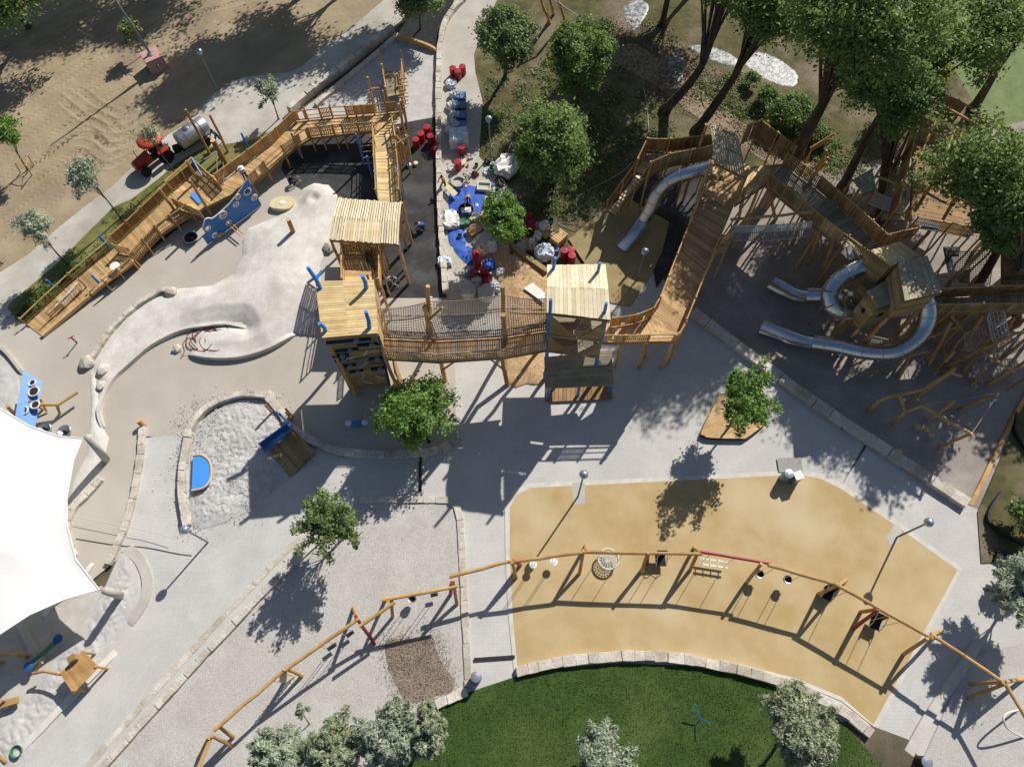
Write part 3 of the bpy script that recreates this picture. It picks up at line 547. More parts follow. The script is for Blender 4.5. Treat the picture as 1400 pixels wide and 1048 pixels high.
e=MB(); P=[down(lo[0]+ax*(u*Ls),float(tops(u))+.03) for u in np.linspace(.07,.97,26)]; e.tube(P,.045,6); e.build('gunwale','white',t)
q=lo[0]+ax*(.43*Ls)
for s in (-.12,.12): logs(t,[down(q+ax*s,.75)+nrm*-.2,down(q+ax*s,.65)+nrm*1.6],.05,'gangway_pole','woodorange')
for a,tp in (((290,300),(280,282)),((300,285),(272,252))):
    pass
# ship fittings on the deck: rails, masts, blue hatch, rope barrier
for bx,by,h in ((247,300,3.6),(291,296,4.2),(288,212,4.8),(280,262,3.4),(312,207,3.9)): vpost(t,G(bx,by),0,h,.12,'woodorange')
deck(t,[G(236,262,1.2),G(268,230,1.2)],[G(262,290,1.2),G(312,248,1.35)],'wood')
fence(t,[G(237,260,1.2),G(272,232,1.2)],1.0,'board','woodbrown'); fence(t,[G(274,232,1.2),G(304,260,1.3)],.9,'slat','woodorange'); fence(t,[G(243,283,1.2),G(280,300,1.2)],1.0,'board','wood')
m=MB(); m.slab([G(260,267,1.35),G(264,262,1.35),G(277,273,1.35),G(272,279,1.35)],.06); m.build('hatch','blueflat',t)
logs(t,[G(225,248,2.2),G(262,215,2.2)],.07,'rail'); logs(t,[G(262,216,2.3),G(276,240,1.9)],.09,'rail','bluepost')
for a,c in (((296,207,2.6),(297,243,1.3)),((305,222,2.6),(306,254,1.3)),((296,207,2.6),(280,218,2.2))): MB().tube([G(*a),G(*c)],.04,6).build('rope','ropewhite',t)
for k in range(5): MB().beam(G(295-2*k,284-4*k+40,.45),G(303-2*k,278-4*k+40,.45),.16,.05).build('step','wood',t)
# ---------------- upper walkway with the bridge
t=thing('walkway_deck','raised timber walkway with railings around the black rubber area','play deck',tuple(G(470,185)))
FL=[G(404,166,1.55),G(460,160,1.7),G(552,152,1.9)]; NR=[G(425,188,1.55),G(470,183,1.7),G(536,176,1.9)]; deck(t,FL,NR)
deck(t,[G(512,180,1.9),G(514,225,2.2),G(518,275,2.5)],[G(537,172,1.9),G(542,225,2.2),G(548,277,2.5)],'woodroof')
fence(t,[FL[0],G(422,164,1.6)],1.0,'board','wood',hole=(.4,.7)); fence(t,[G(422,164,1.6),G(440,162,1.65)],1.0,'open','wood',ext=.4); fence(t,[G(440,162,1.65),G(455,160,1.7)],1.0,'slat','wood',ext=.35); fence(t,[G(455,160,1.7),G(475,159,1.75)],1.0,'open'); fence(t,[G(475,159,1.75),G(487,158,1.8)],1.0,'slat','wood',gap=.15); fence(t,[G(487,158,1.8),G(513,156,1.85)],1.0,'board','wood'); fence(t,[G(513,156,1.85),G(530,154,1.87)],1.0,'open',ext=1.2); fence(t,[G(530,154,1.87),G(552,152,1.9)],1.0,'board','woodorange',hole=(.5,.8))
fence(t,[NR[0],G(440,186,1.6)],1.0,'slat','wood'); fence(t,[G(440,186,1.6),G(458,184,1.65)],1.0,'slat','wood',pitch=.16); fence(t,[G(458,184,1.65),G(470,183,1.7)],1.0,'open'); fence(t,[G(470,183,1.7),G(511,180,1.9)],1.0,'slat','wood')
fence(t,[G(512,180,1.9),G(514,225,2.2),G(517,272,2.5)],1.0,'open','wood'); net(t,G(513,200,2.0),G(517,272,2.5),G(517,272,3.4),G(513,200,3.0),26,6,.012,m='ropewhite')
fence(t,[G(538,172,1.9),G(543,200,2.05)],1.0,'open'); net(t,G(538,172,1.9),G(543,200,2.05),G(543,200,3.0),G(538,172,2.9),12,6,.02,m='ropedark')
fence(t,[G(543,205,2.05),G(546,235,2.3),G(548,272,2.5)],1.0,'open'); net(t,G(543,205,2.05),G(548,272,2.5),G(548,272,3.45),G(543,205,3.0),24,7,.02,m='ropedark')
for bx,by,h in ((498,226,3.4),(553,272,3.4),(510,245,2.6)): vpost(t,G(bx,by),0,h,.1,'bluepost','blue_post')
for k in range(4): logs(t,[G(492+2*k,200+8*k,1.5-.3*k),G(512,198+8*k,1.5-.3*k)],.045,'rung','log')
for bx,by,h in ((556,196,4.2),(552,215,3.2),(562,222,3.0)): vpost(t,G(bx,by),0,h,.12)
logs(t,[G(543,196,3.4),G(560,186,3.6)],.07,'rail'); fence(t,[G(546,200,2.1),G(556,212,2.1)],1.0,'slat','woodorange')
vpost(t,G(517,166),0,4.6,.1); logs(t,[G(507,122,4.5),G(518,120,4.6)],.08,'crossbeam')
for dx in (0,3): MB().tube([G(515+dx,124,4.4),G(524+dx,155,1.9)],.02,5).build('rope','ropewhite',t)
vpost(t,G(556,170),0,5.2,.11)
for k in range(9): logs(t,[G(546+random.uniform(-2,2),108+5*k,5-.35*k),G(557+random.uniform(-2,2),107+5*k,5-.35*k)],.05,'rung')
# small deck at the top
t=thing('platform','small square timber platform on the sand terrace','play deck',tuple(G(545,125)))
deck(t,[G(524,98,1.0),G(530,132,1.0)],[G(551,95,1.0),G(552,128,1.0)],'woodgrey')
for bx,by,h in ((529,133,1.2),(552,129,1.6),(524,100,2.4),(553,98,2.2),(528,118,2.3)): vpost(t,G(bx,by),0,h,.1,'log')
fence(t,[G(524,98,1.0),G(530,132,1.0)],.9,'open'); fence(t,[G(551,95,1.0),G(552,128,1.0)],.9,'open')
# ---------------- slatted shelter above the black rubber
t=thing('shelter','pale slatted-roof shelter between walkway and first tower','shelter',tuple(G(505,345)))
Q=[G(462,270,5.0),G(549,277,5.0),G(545,334,5.0),G(449,327,5.0)]; roof(t,Q,27,'woodpale',.28,ridge=.18)
for p in Q: vpost(t,Vector((p.x*.97-.25,p.y+.1,0)),0,4.9,.12)
deck(t,[G(470,300,2.6),G(470,352,2.9)],[G(520,300,2.6),G(520,352,2.9)]); deck(t,[G(470,352,2.9),G(472,392,4.4)],[G(521,352,2.9),G(520,392,4.4)],'wood')
fence(t,[G(470,345,2.9),G(471,392,4.3)],.95,'open',ground=True); fence(t,[G(521,340,2.9),G(521,392,4.3)],.95,'slat','wood'); fence(t,[G(471,345,2.9),G(519,345,2.9)],.9,'slat','woodbrown')
fence(t,[G(523,336,2.8),G(547,336,2.8)],1.0,'board','woodbrown'); logs(t,[G(495,352,2.8),G(500,330,4.7)],.07,'brace'); logs(t,[G(475,345,2.9),G(492,328,4.8)],.07,'brace'); logs(t,[G(512,345,2.9),G(528,329,4.8)],.07,'brace')
for bx,by,h in ((556,375,4.1),(556,340,4.2),(531,422,4.4),(520,430,5.2)): vpost(t,G(bx,by),0,h,.11,'bluepost' if by==375 else 'log','blue_post' if by==375 else 'post')
net(t,G(508,340,2.9),G(520,420,4.6),G(512,425,4.6),G(500,345,2.9),10,5,.025,m='ropedark')
# ---------------- first tower with the climbing wall
t=thing('climbing_tower','tall tower with flat board roof, blue posts and climbing wall','play tower',tuple(G(505,520)))
RZ=8.7; nw,ne,se,sw=G(431,384,RZ),G(511,382,RZ),G(517,455,RZ),G(440,462,RZ); mid0,mid1=nw.lerp(ne,.47),sw.lerp(se,.47)
for A,Bq,C,D in ((nw,mid0,mid1,sw),(mid0,ne,se,mid1)):
    nb=22
    for i in range(nb):
        a=A.lerp(D,(i+.06)/nb); d=A.lerp(D,(i+.94)/nb); b_=Bq.lerp(C,(i+.06)/nb); c=Bq.lerp(C,(i+.94)/nb); o=Vector((0,0,random.uniform(-.01,.012))); MB().hexa([p-Vector((0,0,.05)) for p in (a,d,c,b_)],[p+o for p in (a,d,c,b_)]).build('roof_board','woodroof',t)
bl,br=G(478,533),G(533,525); tl,tr_=Vector((sw.x+.1,sw.y+.1,8.45)),Vector((se.x-.05,se.y+.1,8.45)); nb=15
for i in range(nb):
    f0,f1=(i+.02)/nb,(i+.98)/nb; a,d=bl.lerp(tl,f0),bl.lerp(tl,f1); b_,c=br.lerp(tr_,f0),br.lerp(tr_,f1); nr=(b_-a).cross(d-a).normalized(); nr=nr if nr.y<0 else -nr; o=nr*random.uniform(0,.015); MB().hexa([p-nr*.06 for p in (a,b_,c,d)],[p+o for p in (a,b_,c,d)]).build('wall_board','woodolive',t)
wp=lambda u,v,o=0.0: bl.lerp(br,u).lerp(tl.lerp(tr_,u),v)+Vector((0,-1,.05))*o
for u0,u1,v in ((.0,.85,.95),(.55,1,.86),(.1,.55,.80),(.0,.3,.64),(.62,1,.60),(.05,.4,.52),(.2,.5,.40),(.68,1,.40),(0,.33,.72)):
    m=MB(); m.beam(wp(u0,v,.1),wp(u1,v,.1),.22,.1); m.build('ledge','navy',t); MB().lathe(wp(u0*.3+u1*.7,v+.03,.28),[(.02,0),(.17,.04),(.15,.1),(.02,.13)],10,(0,-.5,1)).build('hold','greymetal',t)
for pts in ([(.45,.36),(.5,.3),(.42,.25),(.47,.18),(.6,.12)],[(.72,.36),(.74,.29),(.8,.24),(.92,.2)],[(.05,.62),(.25,.66),(.5,.7)],[(.62,.7),(.72,.76),(.7,.8)]):
    MB().tube(crom([wp(u,v,.16) for u,v in pts],4),.045,6).build('grab_bar','galv',t)
a=wp(.38,.62,.05); b_=wp(.72,.62,.05); c=wp(.66,.46,.05); d=wp(.42,.46,.05); ap=wp(.5,.6,.75); m=MB(); m.add([a,b_,c,d,ap],[(0,1,4),(1,2,4),(2,3,4),(3,0,4)]); m.build('volume','stonebox',t) if 'stonebox' in MATS else m.build('volume','woodgrey',t)
quadwall(t,wp(.4,.46,.45),wp(.68,.46,.45),wp(.64,.40,.2),wp(.42,.40,.2),5,'woodpale','volume_slats',.4)
MB().beam(wp(1.0,0,.1),wp(1.0,1,.1),.12,.12).build('corner_trim','navy',t)
NWb,NEb,SEb,SWb=[Vector((p.x,p.y,0)) for p in (nw,ne,se,sw)]; cen=(NWb+SEb)/2
for p in (NWb,NEb,SEb,SWb): vpost(t,p.lerp(cen,.12),0,8.5,.13)
fence(t,[down(NWb.lerp(cen,.1),6.4),down(SWb.lerp(cen,.1),6.4)],2.1,'slat','wood',gap=.45,pitch=.2,posts=False); fence(t,[down(NWb.lerp(cen,.1),4.4),down(SWb.lerp(cen,.1),4.4)],1.2,'board','wood',posts=False)
quadwall(t,down(SEb.lerp(cen,.04),8.4),down(NEb.lerp(cen,.04),8.4),down(NEb.lerp(cen,.04),6.6),down(SEb.lerp(cen,.04),6.6),14,'wood','side_boards',.3,horiz=False)
quadwall(t,down(SEb,3.4)+Vector((.1,0,0)),down(SEb.lerp(NEb,.4),4.2)+Vector((.1,0,0)),down(SEb.lerp(NEb,.4),0)+Vector((.1,0,0)),down(SEb,0)+Vector((.4,0,0)),8,'woodorange','side_panel',.05,horiz=False)
for z in (4.4,6.4): deck(t,[down(NWb.lerp(cen,.1),z),down(SWb.lerp(cen,.1),z)],[down(NEb.lerp(cen,.1),z),down(SEb.lerp(cen,.1),z)])
quadwall(t,down(SWb.lerp(cen,.05),8.4),down(SWb.lerp(NWb,.95),8.4),down(SWb.lerp(NWb,.95),7.2),down(SWb.lerp(cen,.05),7.2),4,'wood','side_boards',.1)
for bx,by,tx,ty,th in ((439,396,421,366,10.1),(500,394,495,377,9.9),(504,450,500,426,9.9),(445,452,437,442,9.5)):
    p=G(bx,by,RZ); e=G(tx,ty,th); logs(t,[p-Vector((0,0,.3)),p.lerp(e,.5)+Vector((.08,0,0)),e],.13,'blue_post','bluepost',wob=.01); MB().lathe(e,[(.12,-.01),(.115,.02)],8).build('post_cap','blueflat',t)
logs(t,[G(431,384,9.2),G(440,370,9.3)],.1,'blue_post','bluepost')
# ---------------- net bridge
t=thing('net_bridge','long rope net bridge hung between the two towers on forked posts','rope bridge',tuple(G(640,510)))
NZ=4.7; nearp=[G(520,489,NZ),G(600,494,NZ-.1),G(690,488,NZ-.1),G(747,478,NZ)]; farp=[G(520,462,NZ),G(600,466,NZ-.1),G(690,461,NZ-.1),G(747,452,NZ)]
deck(t,farp,nearp,'wood'); fence(t,nearp,1.0,'slat','wood',posts=False,gap=.42,rail='rope'); fence(t,farp,1.0,'slat','wood',posts=False,gap=.42,rail='ropedark')
topp=[G(514,422,8.0),G(587,412,8.1),G(688,403,8.2),G(750,408,8.2)]; midp=[G(516,438,6.9),G(587,431,6.9),G(688,425,6.9),G(750,428,6.9)]; botp=[p+Vector((0,0,.9)) for p in farp]; botp[1:3]=[p+Vector((0,-.3,0)) for p in botp[1:3]]
for i in range(3):
    n=max(10,int((topp[i+1]-topp[i]).length/.14)); net(t,midp[i],midp[i+1],topp[i+1],topp[i],n,9,.021,.25); net(t,botp[i],botp[i+1],midp[i+1],midp[i],n,13,.021,.2,bul=.45)
MB().tube(crom([G(516,432,7.2),G(587,431,6.8),G(640,428,6.5),G(690,422,7.0),G(748,424,7.2)],6),.03,6).build('cable','ropedark',t)
for (bx,by),(kx,ky,kz),(tx,ty,tz) in (((609,521),(590,455,5.6),(580,418,8.6)),((694,527),(691,460,5.6),(688,430,8.2))):
    logs(t,[G(bx,by),G(bx-8,by-38,2.6),G(kx,ky,kz),G(tx,ty,tz)],.17,'post','log',.03); 
logs(t,[G(586,436,7.2),G(605,420,8.8)],.09,'post_fork','log'); logs(t,[G(585,452,6.0),G(586,420,8.0),G(585,391,10.2)],.15,'post','log',.03); logs(t,[G(690,452,6.0),G(688,420,8.0),G(687,391,10.4)],.15,'post','log',.03)
logs(t,[G(586,500,.2)+Vector((0,1.6,0)),G(585,452,6.0)],.15,'post','log',.03); logs(t,[G(690,505,.2)+Vector((0,1.6,0)),G(690,452,6.0)],.15,'post','log',.03)
logs(t,[G(604,506,3.2),G(625,492,4.3)],.07,'brace'); logs(t,[G(692,508,3.0),G(672,492,4.3)],.07,'brace')
for x0,x1,y0,y1,z0,z1 in ((582,591,406,455,8.6,5.8),(684,692,405,450,8.8,6.2)):
    for k in range(13): f=k/12; MB().beam(G(x0,y0+(y1-y0)*f,z0+(z1-z0)*f),G(x1,y0+(y1-y0)*f,z0+(z1-z0)*f),.07,.05).build('rung','woodpale',t)
# ---------------- second tower
t=thing('slide_tower','tall tower with pale plank roof and triangular wall panels','play tower',tuple(G(790,530)))
RZ=9.3; nw,ne,se,sw=G(748,362,RZ),G(828,361,RZ),G(835,437,RZ),G(747,427,RZ); roof(t,[nw,ne,se,sw],15,'woodpale',.06,ridge=.22,jut=.02)
NWb,NEb,SEb,SWb=[Vector((p.x,p.y,0)) for p in (nw,ne,se,sw)]; cen=(NWb+SEb)/2
cp=[p.lerp(cen,.12) for p in (NWb,NEb,SEb,SWb)]
for p,mm in zip(cp,('log','log','bluepost','bluepost')): vpost(t,p,0,9.2,.14,mm,'blue_post' if mm=='bluepost' else 'post')
A_=down(cp[3],0); D_=down(cp[2],0)
for z0,z1 in ((6.7,8.9),(4.6,6.5)):
    a,b_,c,d=down(A_,z1),down(D_,z1),down(D_,z0),down(A_,z0); mm_=c.lerp(d,.45)+Vector((0,-.08,0)); o=Vector((0,-.12,0))
    for tri in ((a+o,d+o,mm_+o),(b_+o,c+o,mm_+o)): m=MB(); P=[Vector(p) for p in tri]; nr=Vector((0,-.05,0)); m.add([p-nr for p in P]+[p+nr for p in P],[(0,1,2),(5,4,3),(0,3,4,1),(1,4,5,2),(2,5,3,0)]); m.build('triangle_panel','woodolive',t)
    MB().beam(d+o*1.5,c+o*1.5,.16,.12).build('cross_beam','woodgrey',t)
for z in (4.5,6.6): deck(t,[down(cp[0],z),down(cp[3],z)],[down(cp[1],z),down(cp[2],z)],'woodgrey')
quadwall(t,down(cp[0],8.9),down(cp[3],8.9),down(cp[3],6.7),down(cp[0],6.7),12,'wood','side_boards',.06,horiz=False); quadwall(t,down(cp[1],8.9),down(cp[2],8.9),down(cp[2],7.4),down(cp[1],7.4),12,'wood','side_boards',.3,horiz=False)
pr=[G(744,488,3.3),G(836,478,3.3),G(839,527,2.5),G(745,531,2.5)]; b=MB(); nb=11
for i in range(nb):
    a=pr[0].lerp(pr[3],(i+.04)/nb); d=pr[0].lerp(pr[3],(i+.96)/nb); b_=pr[1].lerp(pr[2],(i+.04)/nb); c=pr[1].lerp(pr[2],(i+.96)/nb); MB().hexa([p-Vector((0,0,.05)) for p in (a,d,c,b_)],[a,d,c,b_]).build('porch_board','woodgrey',t)
for x,y in ((748,546),(789,543),(832,538)): vpost(t,G(x,y),0,2.5,.11,'bluepost','blue_post')
b=MB(); b.boards(G(748,518,.25),G(835,514,.25),G(838,545,.25),G(746,549,.25),16,.08,.05); b.build('porch_floor','woodbrown',t,'stuff')
MB().hexa([G(814,492,3.36),G(817,490,3.36),G(824,497,3.36),G(818,499,3.36)],[G(814,492,3.46),G(817,490,3.46),G(824,497,3.46),G(818,499,3.46)]).build('hatch_lid','woodpale',t)
S=MB(); P0,P1=G(806,458,6.6)+Vector((0,-.5,0)),G(768,487,4.1)+Vector((0,-.7,0)); K=16
rings=[]
for j in range(11):
    p=P0.lerp(P1,j/10); r=.45+.35*j/10; rings.append([p+Vector((math.cos(a)*r,math.sin(a)*r*.8,0)) for a in [2*math.pi*k/K for k in range(K)]]); S.tube(rings[-1]+[rings[-1][0]],.012,3,False)
for k in range(K): S.tube([r_[k] for r_ in rings],.012,3,False)
S.build('net_tube','rope',t,'stuff')
for bx,by,tx,ty,th in ((752,440,753,409,10.6),(826,432,829,414,10.3),(752,373,759,352,10.4),(816,375,820,359,10.3)):
    p=G(bx,by,9.0); e=G(tx,ty,th); p=Vector((e.x+(p.x-e.x)*.3,e.y+(p.y-e.y)*.3,8.8)); logs(t,[p,e],.11,'blue_post','bluepost',.01)
# ---------------- link deck and long boardwalk to the right
t=thing('boardwalk','sloping timber boardwalk with high railings right of the second tower','play deck',tuple(G(905,470)))
HD=5.2; Lq=[G(868,463,HD),G(899,418,HD),G(932,334,HD),G(962,262,HD)]; Rq=[G(924,466,HD),G(934,448,HD),G(968,364,HD),G(1003,280,HD)]
deck(t,Lq,Rq,'wood'); deck(t,[G(822,443,HD),G(868,440,HD),G(893,424,HD)],[G(822,468,HD),G(868,467,HD),G(924,467,HD)],'wood')
fence(t,[G(834,447,HD),G(868,442,HD),G(890,433,HD),G(899,418,HD)],1.1,'board','woodorange',ground=False,hole=(.45,.6)); fence(t,[Lq[1],Lq[2],Lq[3]],1.1,'slat','wood'); fence(t,[Rq[1],Rq[2],G(985,322,HD)],1.1,'slat','wood')
fence(t,[G(822,469,HD),G(852,469,HD)],1.0,'board','wood',hole=(.3,.55),ground=False); fence(t,[G(852,469,HD),G(885,468,HD)],1.0,'slat','wood',ground=False); fence(t,[G(885,468,HD),G(924,467,HD),G(934,450,HD)],1.0,'open','wood',ground=False)
for bx,by,tx,ty,h in ((840,500,851,462,5.2),(873,503,882,466,5.2),(905,503,925,456,6.4),(880,490,890,440,5)): logs(t,[G(bx,by),G(tx,ty,h)],.13,'post')
fence(t,[G(981,338,HD),G(1000,325,HD)],1.0,'slat','wood'); deck(t,[G(974,345,HD),G(985,320,HD)],[G(992,345,HD),G(1003,322,HD)],'wood')
# upper deck with shelter
deck(t,[G(958,270,HD),G(968,215,HD)],[G(1005,280,HD),G(1025,225,HD)],'wood',pitch=.14)
t=thing('shelter','slatted-roof shelter over the top of the steel tube slide','shelter',tuple(G(980,260)))
Q=[G(970,168,8.2),G(1009,184,8.2),G(1020,242,8.2),G(976,221,8.2)]; roof(t,Q,13,'roofgrey',.3,ridge=.12)
for p in Q: vpost(t,Vector((p.x-.15,p.y,0)),0,8.1,.12)
MB().beam(G(968,242,6.0),G(988,243,6.0),.5,.08).build('shelf','woodorange',t); logs(t,[G(1010,262,5.2),G(1022,235,7.0)],.16,'post'); logs(t,[G(1000,275,5.2),G(1013,255,6.4)],.16,'post')
t=thing('stair','timber stair with high plank sides up to the slide deck','play stair',tuple(G(836,290)))
for k in range(12): f=k/11; MB().beam(G(834+36*f,287-47*f,.25+3.6*f),G(842+36*f,292-47*f,.25+3.6*f),.24,.06).build('tread','woodpale',t)
fence(t,[G(829,288,.2),G(870,232,3.9)],1.2,'board','woodbrown',pitch=.2); fence(t,[G(846,294,.2),G(886,239,3.9)],1.2,'board','woodolive',pitch=.2); deck(t,[G(868,234,3.9),G(884,212,4.2)],[G(888,240,3.9),G(912,224,4.2)],'woodgrey')
fence(t,[G(868,234,3.9),G(881,207,4.3),G(912,208,4.5),G(972,202,5.0)],1.3,'board','woodbrown',gap=.1); fence(t,[G(886,239,3.9),G(911,228,4.4),G(972,216,5.0)],1.3,'board','woodolive'); deck(t,[G(884,210,4.2),G(912,210,4.5),G(972,203,5.0)],[G(890,238,4.0),G(912,226,4.4),G(972,215,5.0)],'woodgrey')
# ---------------- steel tube slides
def slide(label, pts, chute, r=.5, stand=()):
    P=[G(x,y,h) for x,y,h in pts]; C=crom(P,7); t=thing('tube_slide',label,'slide',(C[-1].x,C[-1].y,0),'steel tube slides'); k=len(C); step=5
    for i in range(0,k-1,step):
        seg=C[i:min(i+step+1,k)]
        if len(seg)>1: MB().tube(seg,r,18,False).build('tube_segment','steel',t,smooth=True); MB().tube([seg[0],seg[0]+(seg[1]-seg[0]).normalized()*.07],r*1.07,18).build('flange','galv',t,smooth=False)
    Q=[C[-1]]+[G(x,y,h) for x,y,h in chute]; Q=crom(Q,4); m=MB(); n=len(Q); W=9
    for i,p in enumerate(Q):
        d=(Q[min(i+1,n-1)]-Q[max(i-1,0)]).normalized(); s=Vector((d.y,-d.x,0)).normalized(); f=1 if i<n*.3 else max(.45,1-(i/n-.3))
        for sh in (1.0,.94):
            for j in range(W):
                a=math.pi*(j/(W-1)); m.v.append(tuple(p+s*math.cos(a)*r*1.05*sh-Vector((0,0,1))*math.sin(a)*r*.75*sh*f+Vector((0,0,.0))))
    for i in range(n-1):
        for q in (0,1):
            for j in range(W-1): a=i*2*W+q*W+j; b=a+2*W; m.f.append((a,a+1,b+1,b))
        for j in (0,W-1): a=i*2*W+j; b=a+2*W; m.f.append((a,b,b+W,a+W))
    m.build('chute','steel',t,smooth=True)
    for p in stand: MB().tube([(p.x,p.y,0),p],.05,8).build('leg','galv',t)
    return t
slide('steel tube slide beneath the slatted shelter ending on khaki floor',[(972,229,5.6),(945,236,5.2),(918,246,4.4),(899,264,3.3),(889,285,2.2),(881,299,1.4)],[(868,317,.75),(849,338,.42)],.52)
slide('curled steel tube slide left of the grey-roofed tower',[(1198,360,5.8),(1172,368,5.3),(1148,382,4.8),(1134,402,4.2),(1142,422,3.6),(1160,425,3.1),(1165,412,2.6),(1148,404,2.0),(1125,404,1.5),(1104,404,1.1)],[(1086,401,.7),(1054,386,.42)],.55,[G(1135,404,4.0)])
slide('longest steel tube slide sweeping below the grey-roofed tower',[(1260,402,5.6),(1268,422,5.0),(1264,446,4.2),(1246,468,3.4),(1218,481,2.7),(1180,480,2.1),(1145,473,1.6),(1112,468,1.1)],[(1090,463,.7),(1041,446,.42)],.55,[G(1246,470,3.2),G(1180,482,1.9)])
# ---------------- right-hand complex
HB=5.0
t=thing('boardwalk','shaded timber boardwalk from the slide shelter to the grey-roofed tower','play deck',tuple(G(1110,320)))
Ls=Lp([(1046,252),(1090,288),(1120,314),(1182,360)],HB); Rs=Lp([(1070,224),(1115,258),(1160,296),(1205,338)],HB); deck(t,Ls,Rs,'woodgrey'); deck(t,Lp([(1005,280),(1046,252)],HB),Lp([(1022,228),(1070,224)],HB),'wood')
fence(t,[Ls[0],Ls[1],Ls[2]],1.1,'board','woodolive'); fence(t,[Ls[2],Ls[3]],1.1,'slat','wood',hole=(.4,.7)); fence(t,[Rs[1],Rs[2],Rs[3]],1.2,'board','woodorange'); fence(t,[Rs[0],Rs[1]],1.1,'slat','wood')
fence(t,[G(1012,198,HB),G(1030,190,HB),G(1076,225,HB)],1.8,'board','woodbrown',hole=(.42,.56)); MB().slab([G(1150,345,5.7),G(1162,333,5.7),G(1174,350,5.3),G(1161,356,5.3)],.03).build('clear_panel','galv',t)
for bx,by,tx,ty,h in ((1010,300,1018,258,6.2),(1060,300,1048,240,6.6),(1120,385,1140,330,5.4),(1085,330,1100,290,5),(1105,360,1120,318,5),(1060,268,1075,212,7)): logs(t,[G(bx,by),G(tx,ty,h)],.13,'post')
logs(t,[G(1018,262,6.2),G(1045,228,7.0)],.12,'brace'); logs(t,[G(1056,232,5.2),G(1062,205,7)],.06,'rope_post','log')
t=thing('rope_bridge','narrow white net bridge crossing the shade beside the boardwalk','rope bridge',tuple(G(1050,340)))
net(t,G(1000,328,4.9),G(1106,322,4.9),G(1108,312,4.9),G(1000,317,4.9),40,5,.03,.25,'rope'); net(t,G(1000,317,4.9),G(1108,312,4.9),G(1110,303,5.8),G(1000,308,5.8),40,5,.03,.2,'ropewhite')
logs(t,[G(999,300,6.4),G(1050,296,6.5),G(1110,290,6.5)],.1,'beam')
for x,y in ((1001,340),(1107,335)): vpost(t,G(x,y),0,6.4,.12)
# grey-roofed tower
t=thing('hut_tower','cluster of timber huts with grey plank roofs on stilts','play tower',tuple(G(1190,440)))
def hut(q, h, wall_h, m, n, wm='woodolive', win=True):
    P=[G(x,y,h) for x,y in q]; c=sum(P,Vector())/4; roof(t,P,n,m,.05,ridge=.12,mid=False)
    I=[p.lerp(c,.07) for p in P]
    for i in range(4):
        a,b_=I[i],I[(i+1)%4]; quadwall(t,down(a,h-.12),down(b_,h-.12),down(b_,h-wall_h),down(a,h-wall_h),9,wm,'wall_boards',.03,kind='stuff')
        if win and i>=2:
            o=(a+b_)/2-c; o.z=0; o=o.normalized()*.06; a2,b2=a.lerp(b_,.42)+o,a.lerp(b_,.6)+o; m_=MB(); m_.slab([down(a2,h-1.2),down(b2,h-1.2),down(b2,h-1.6),down(a2,h-1.6)],.03); m_.build('window','black',t)
    for p in I: vpost(t,p,0,h-wall_h+.2,.13)
hut([(1189,342),(1231,330),(1258,349),(1218,363)],7.4,2.6,'woodroof',12,win=False)
hut([(1228,357),(1268,349),(1288,399),(1237,411)],7.7,2.4,'roofgrey',14,win=False)
hut([(1186,398),(1220,378),(1236,409),(1200,421)],6.0,2.9,'roofgrey',11)
hut([(1176,388),(1205,362),(1222,380),(1192,402)],5.2,1.8,'woodolive',8,win=False)
fence(t,[G(1200,335,5),G(1245,325,5)],1.1,'slat','woodbrown',ground=False)
# right boardwalk
t=thing('boardwalk','orange-railed boardwalk running from the huts to the right edge','play deck',tuple(G(1330,440)))
deck(t,Lp([(1268,408),(1330,404),(1420,402)],4.4),Lp([(1268,428),(1330,426),(1420,426)],4.4),'woodgrey'); fence(t,Lp([(1270,408),(1330,405),(1415,402)],4.4),1.2,'board','woodorange'); fence(t,Lp([(1265,428),(1330,427),(1415,427)],4.4),1.1,'board','woodolive')
t=thing('play_deck','upper right timber deck with pale slatted floor under the tree','play deck',tuple(G(1260,300)))
deck(t,Lp([(1250,190),(1246,310)],5.2),Lp([(1338,205),(1325,325)],5.2),'woodbrown',pitch=.2); fence(t,Lp([(1256,150),(1290,165),(1330,188),(1362,205)],5.2),1.9,'board','woodbrown',hole=(.3,.55)); fence(t,Lp([(1256,152),(1235,210),(1213,300)],5.0),1.7,'board','woodbrown',hole=(.55,.7)); fence(t,Lp([(1245,310),(1290,318),(1325,325)],5.2),1.0,'slat','wood')
deck(t,Lp([(1258,158),(1246,192)],5.2),Lp([(1345,196),(1338,206)],5.2),'wood')
for q in ([(1262,145),(1250,182)],[(1285,150),(1262,205)],[(1310,165),(1290,218)],[(1318,172),(1300,225)]): logs(t,[G(*q[0],7.0),G(*q[1],6.2)],.09,'rafter')
for q in ([(1258,128),(1352,178)],[(1254,172),(1338,214)]): logs(t,[G(*q[0],7.4),G(*q[1],7.4)],.09,'top_beam')
MB().slab([G(1251,296,5.6),G(1285,306,5.6),G(1283,316,5.6),G(1249,305,5.6)],.05).build('blue_panel','bluedark',t)
for a in ((1215,330),(1250,340),(1330,345),(1245,230)): vpost(t,G(*a),0,6.6,.13)
deck(t,Lp([(1222,215),(1206,300)],4.8),Lp([(1244,215),(1236,300)],4.8),'woodgrey')
t=thing('shelter','small grey slatted roof beside the dark tree trunk','shelter',tuple(G(1178,270)))
Q=[G(1165,246,6.5),G(1193,230,6.5),G(1198,258,6.5),G(1180,265,6.5)]; roof(t,Q,8,'roofgrey',.2,ridge=.08,mid=False)
for p in Q: vpost(t,p,0,6.4,.1)
t=thing('rope_bridge','white mesh crawl net near the small grey roof','rope bridge',tuple(G(1205,290)))
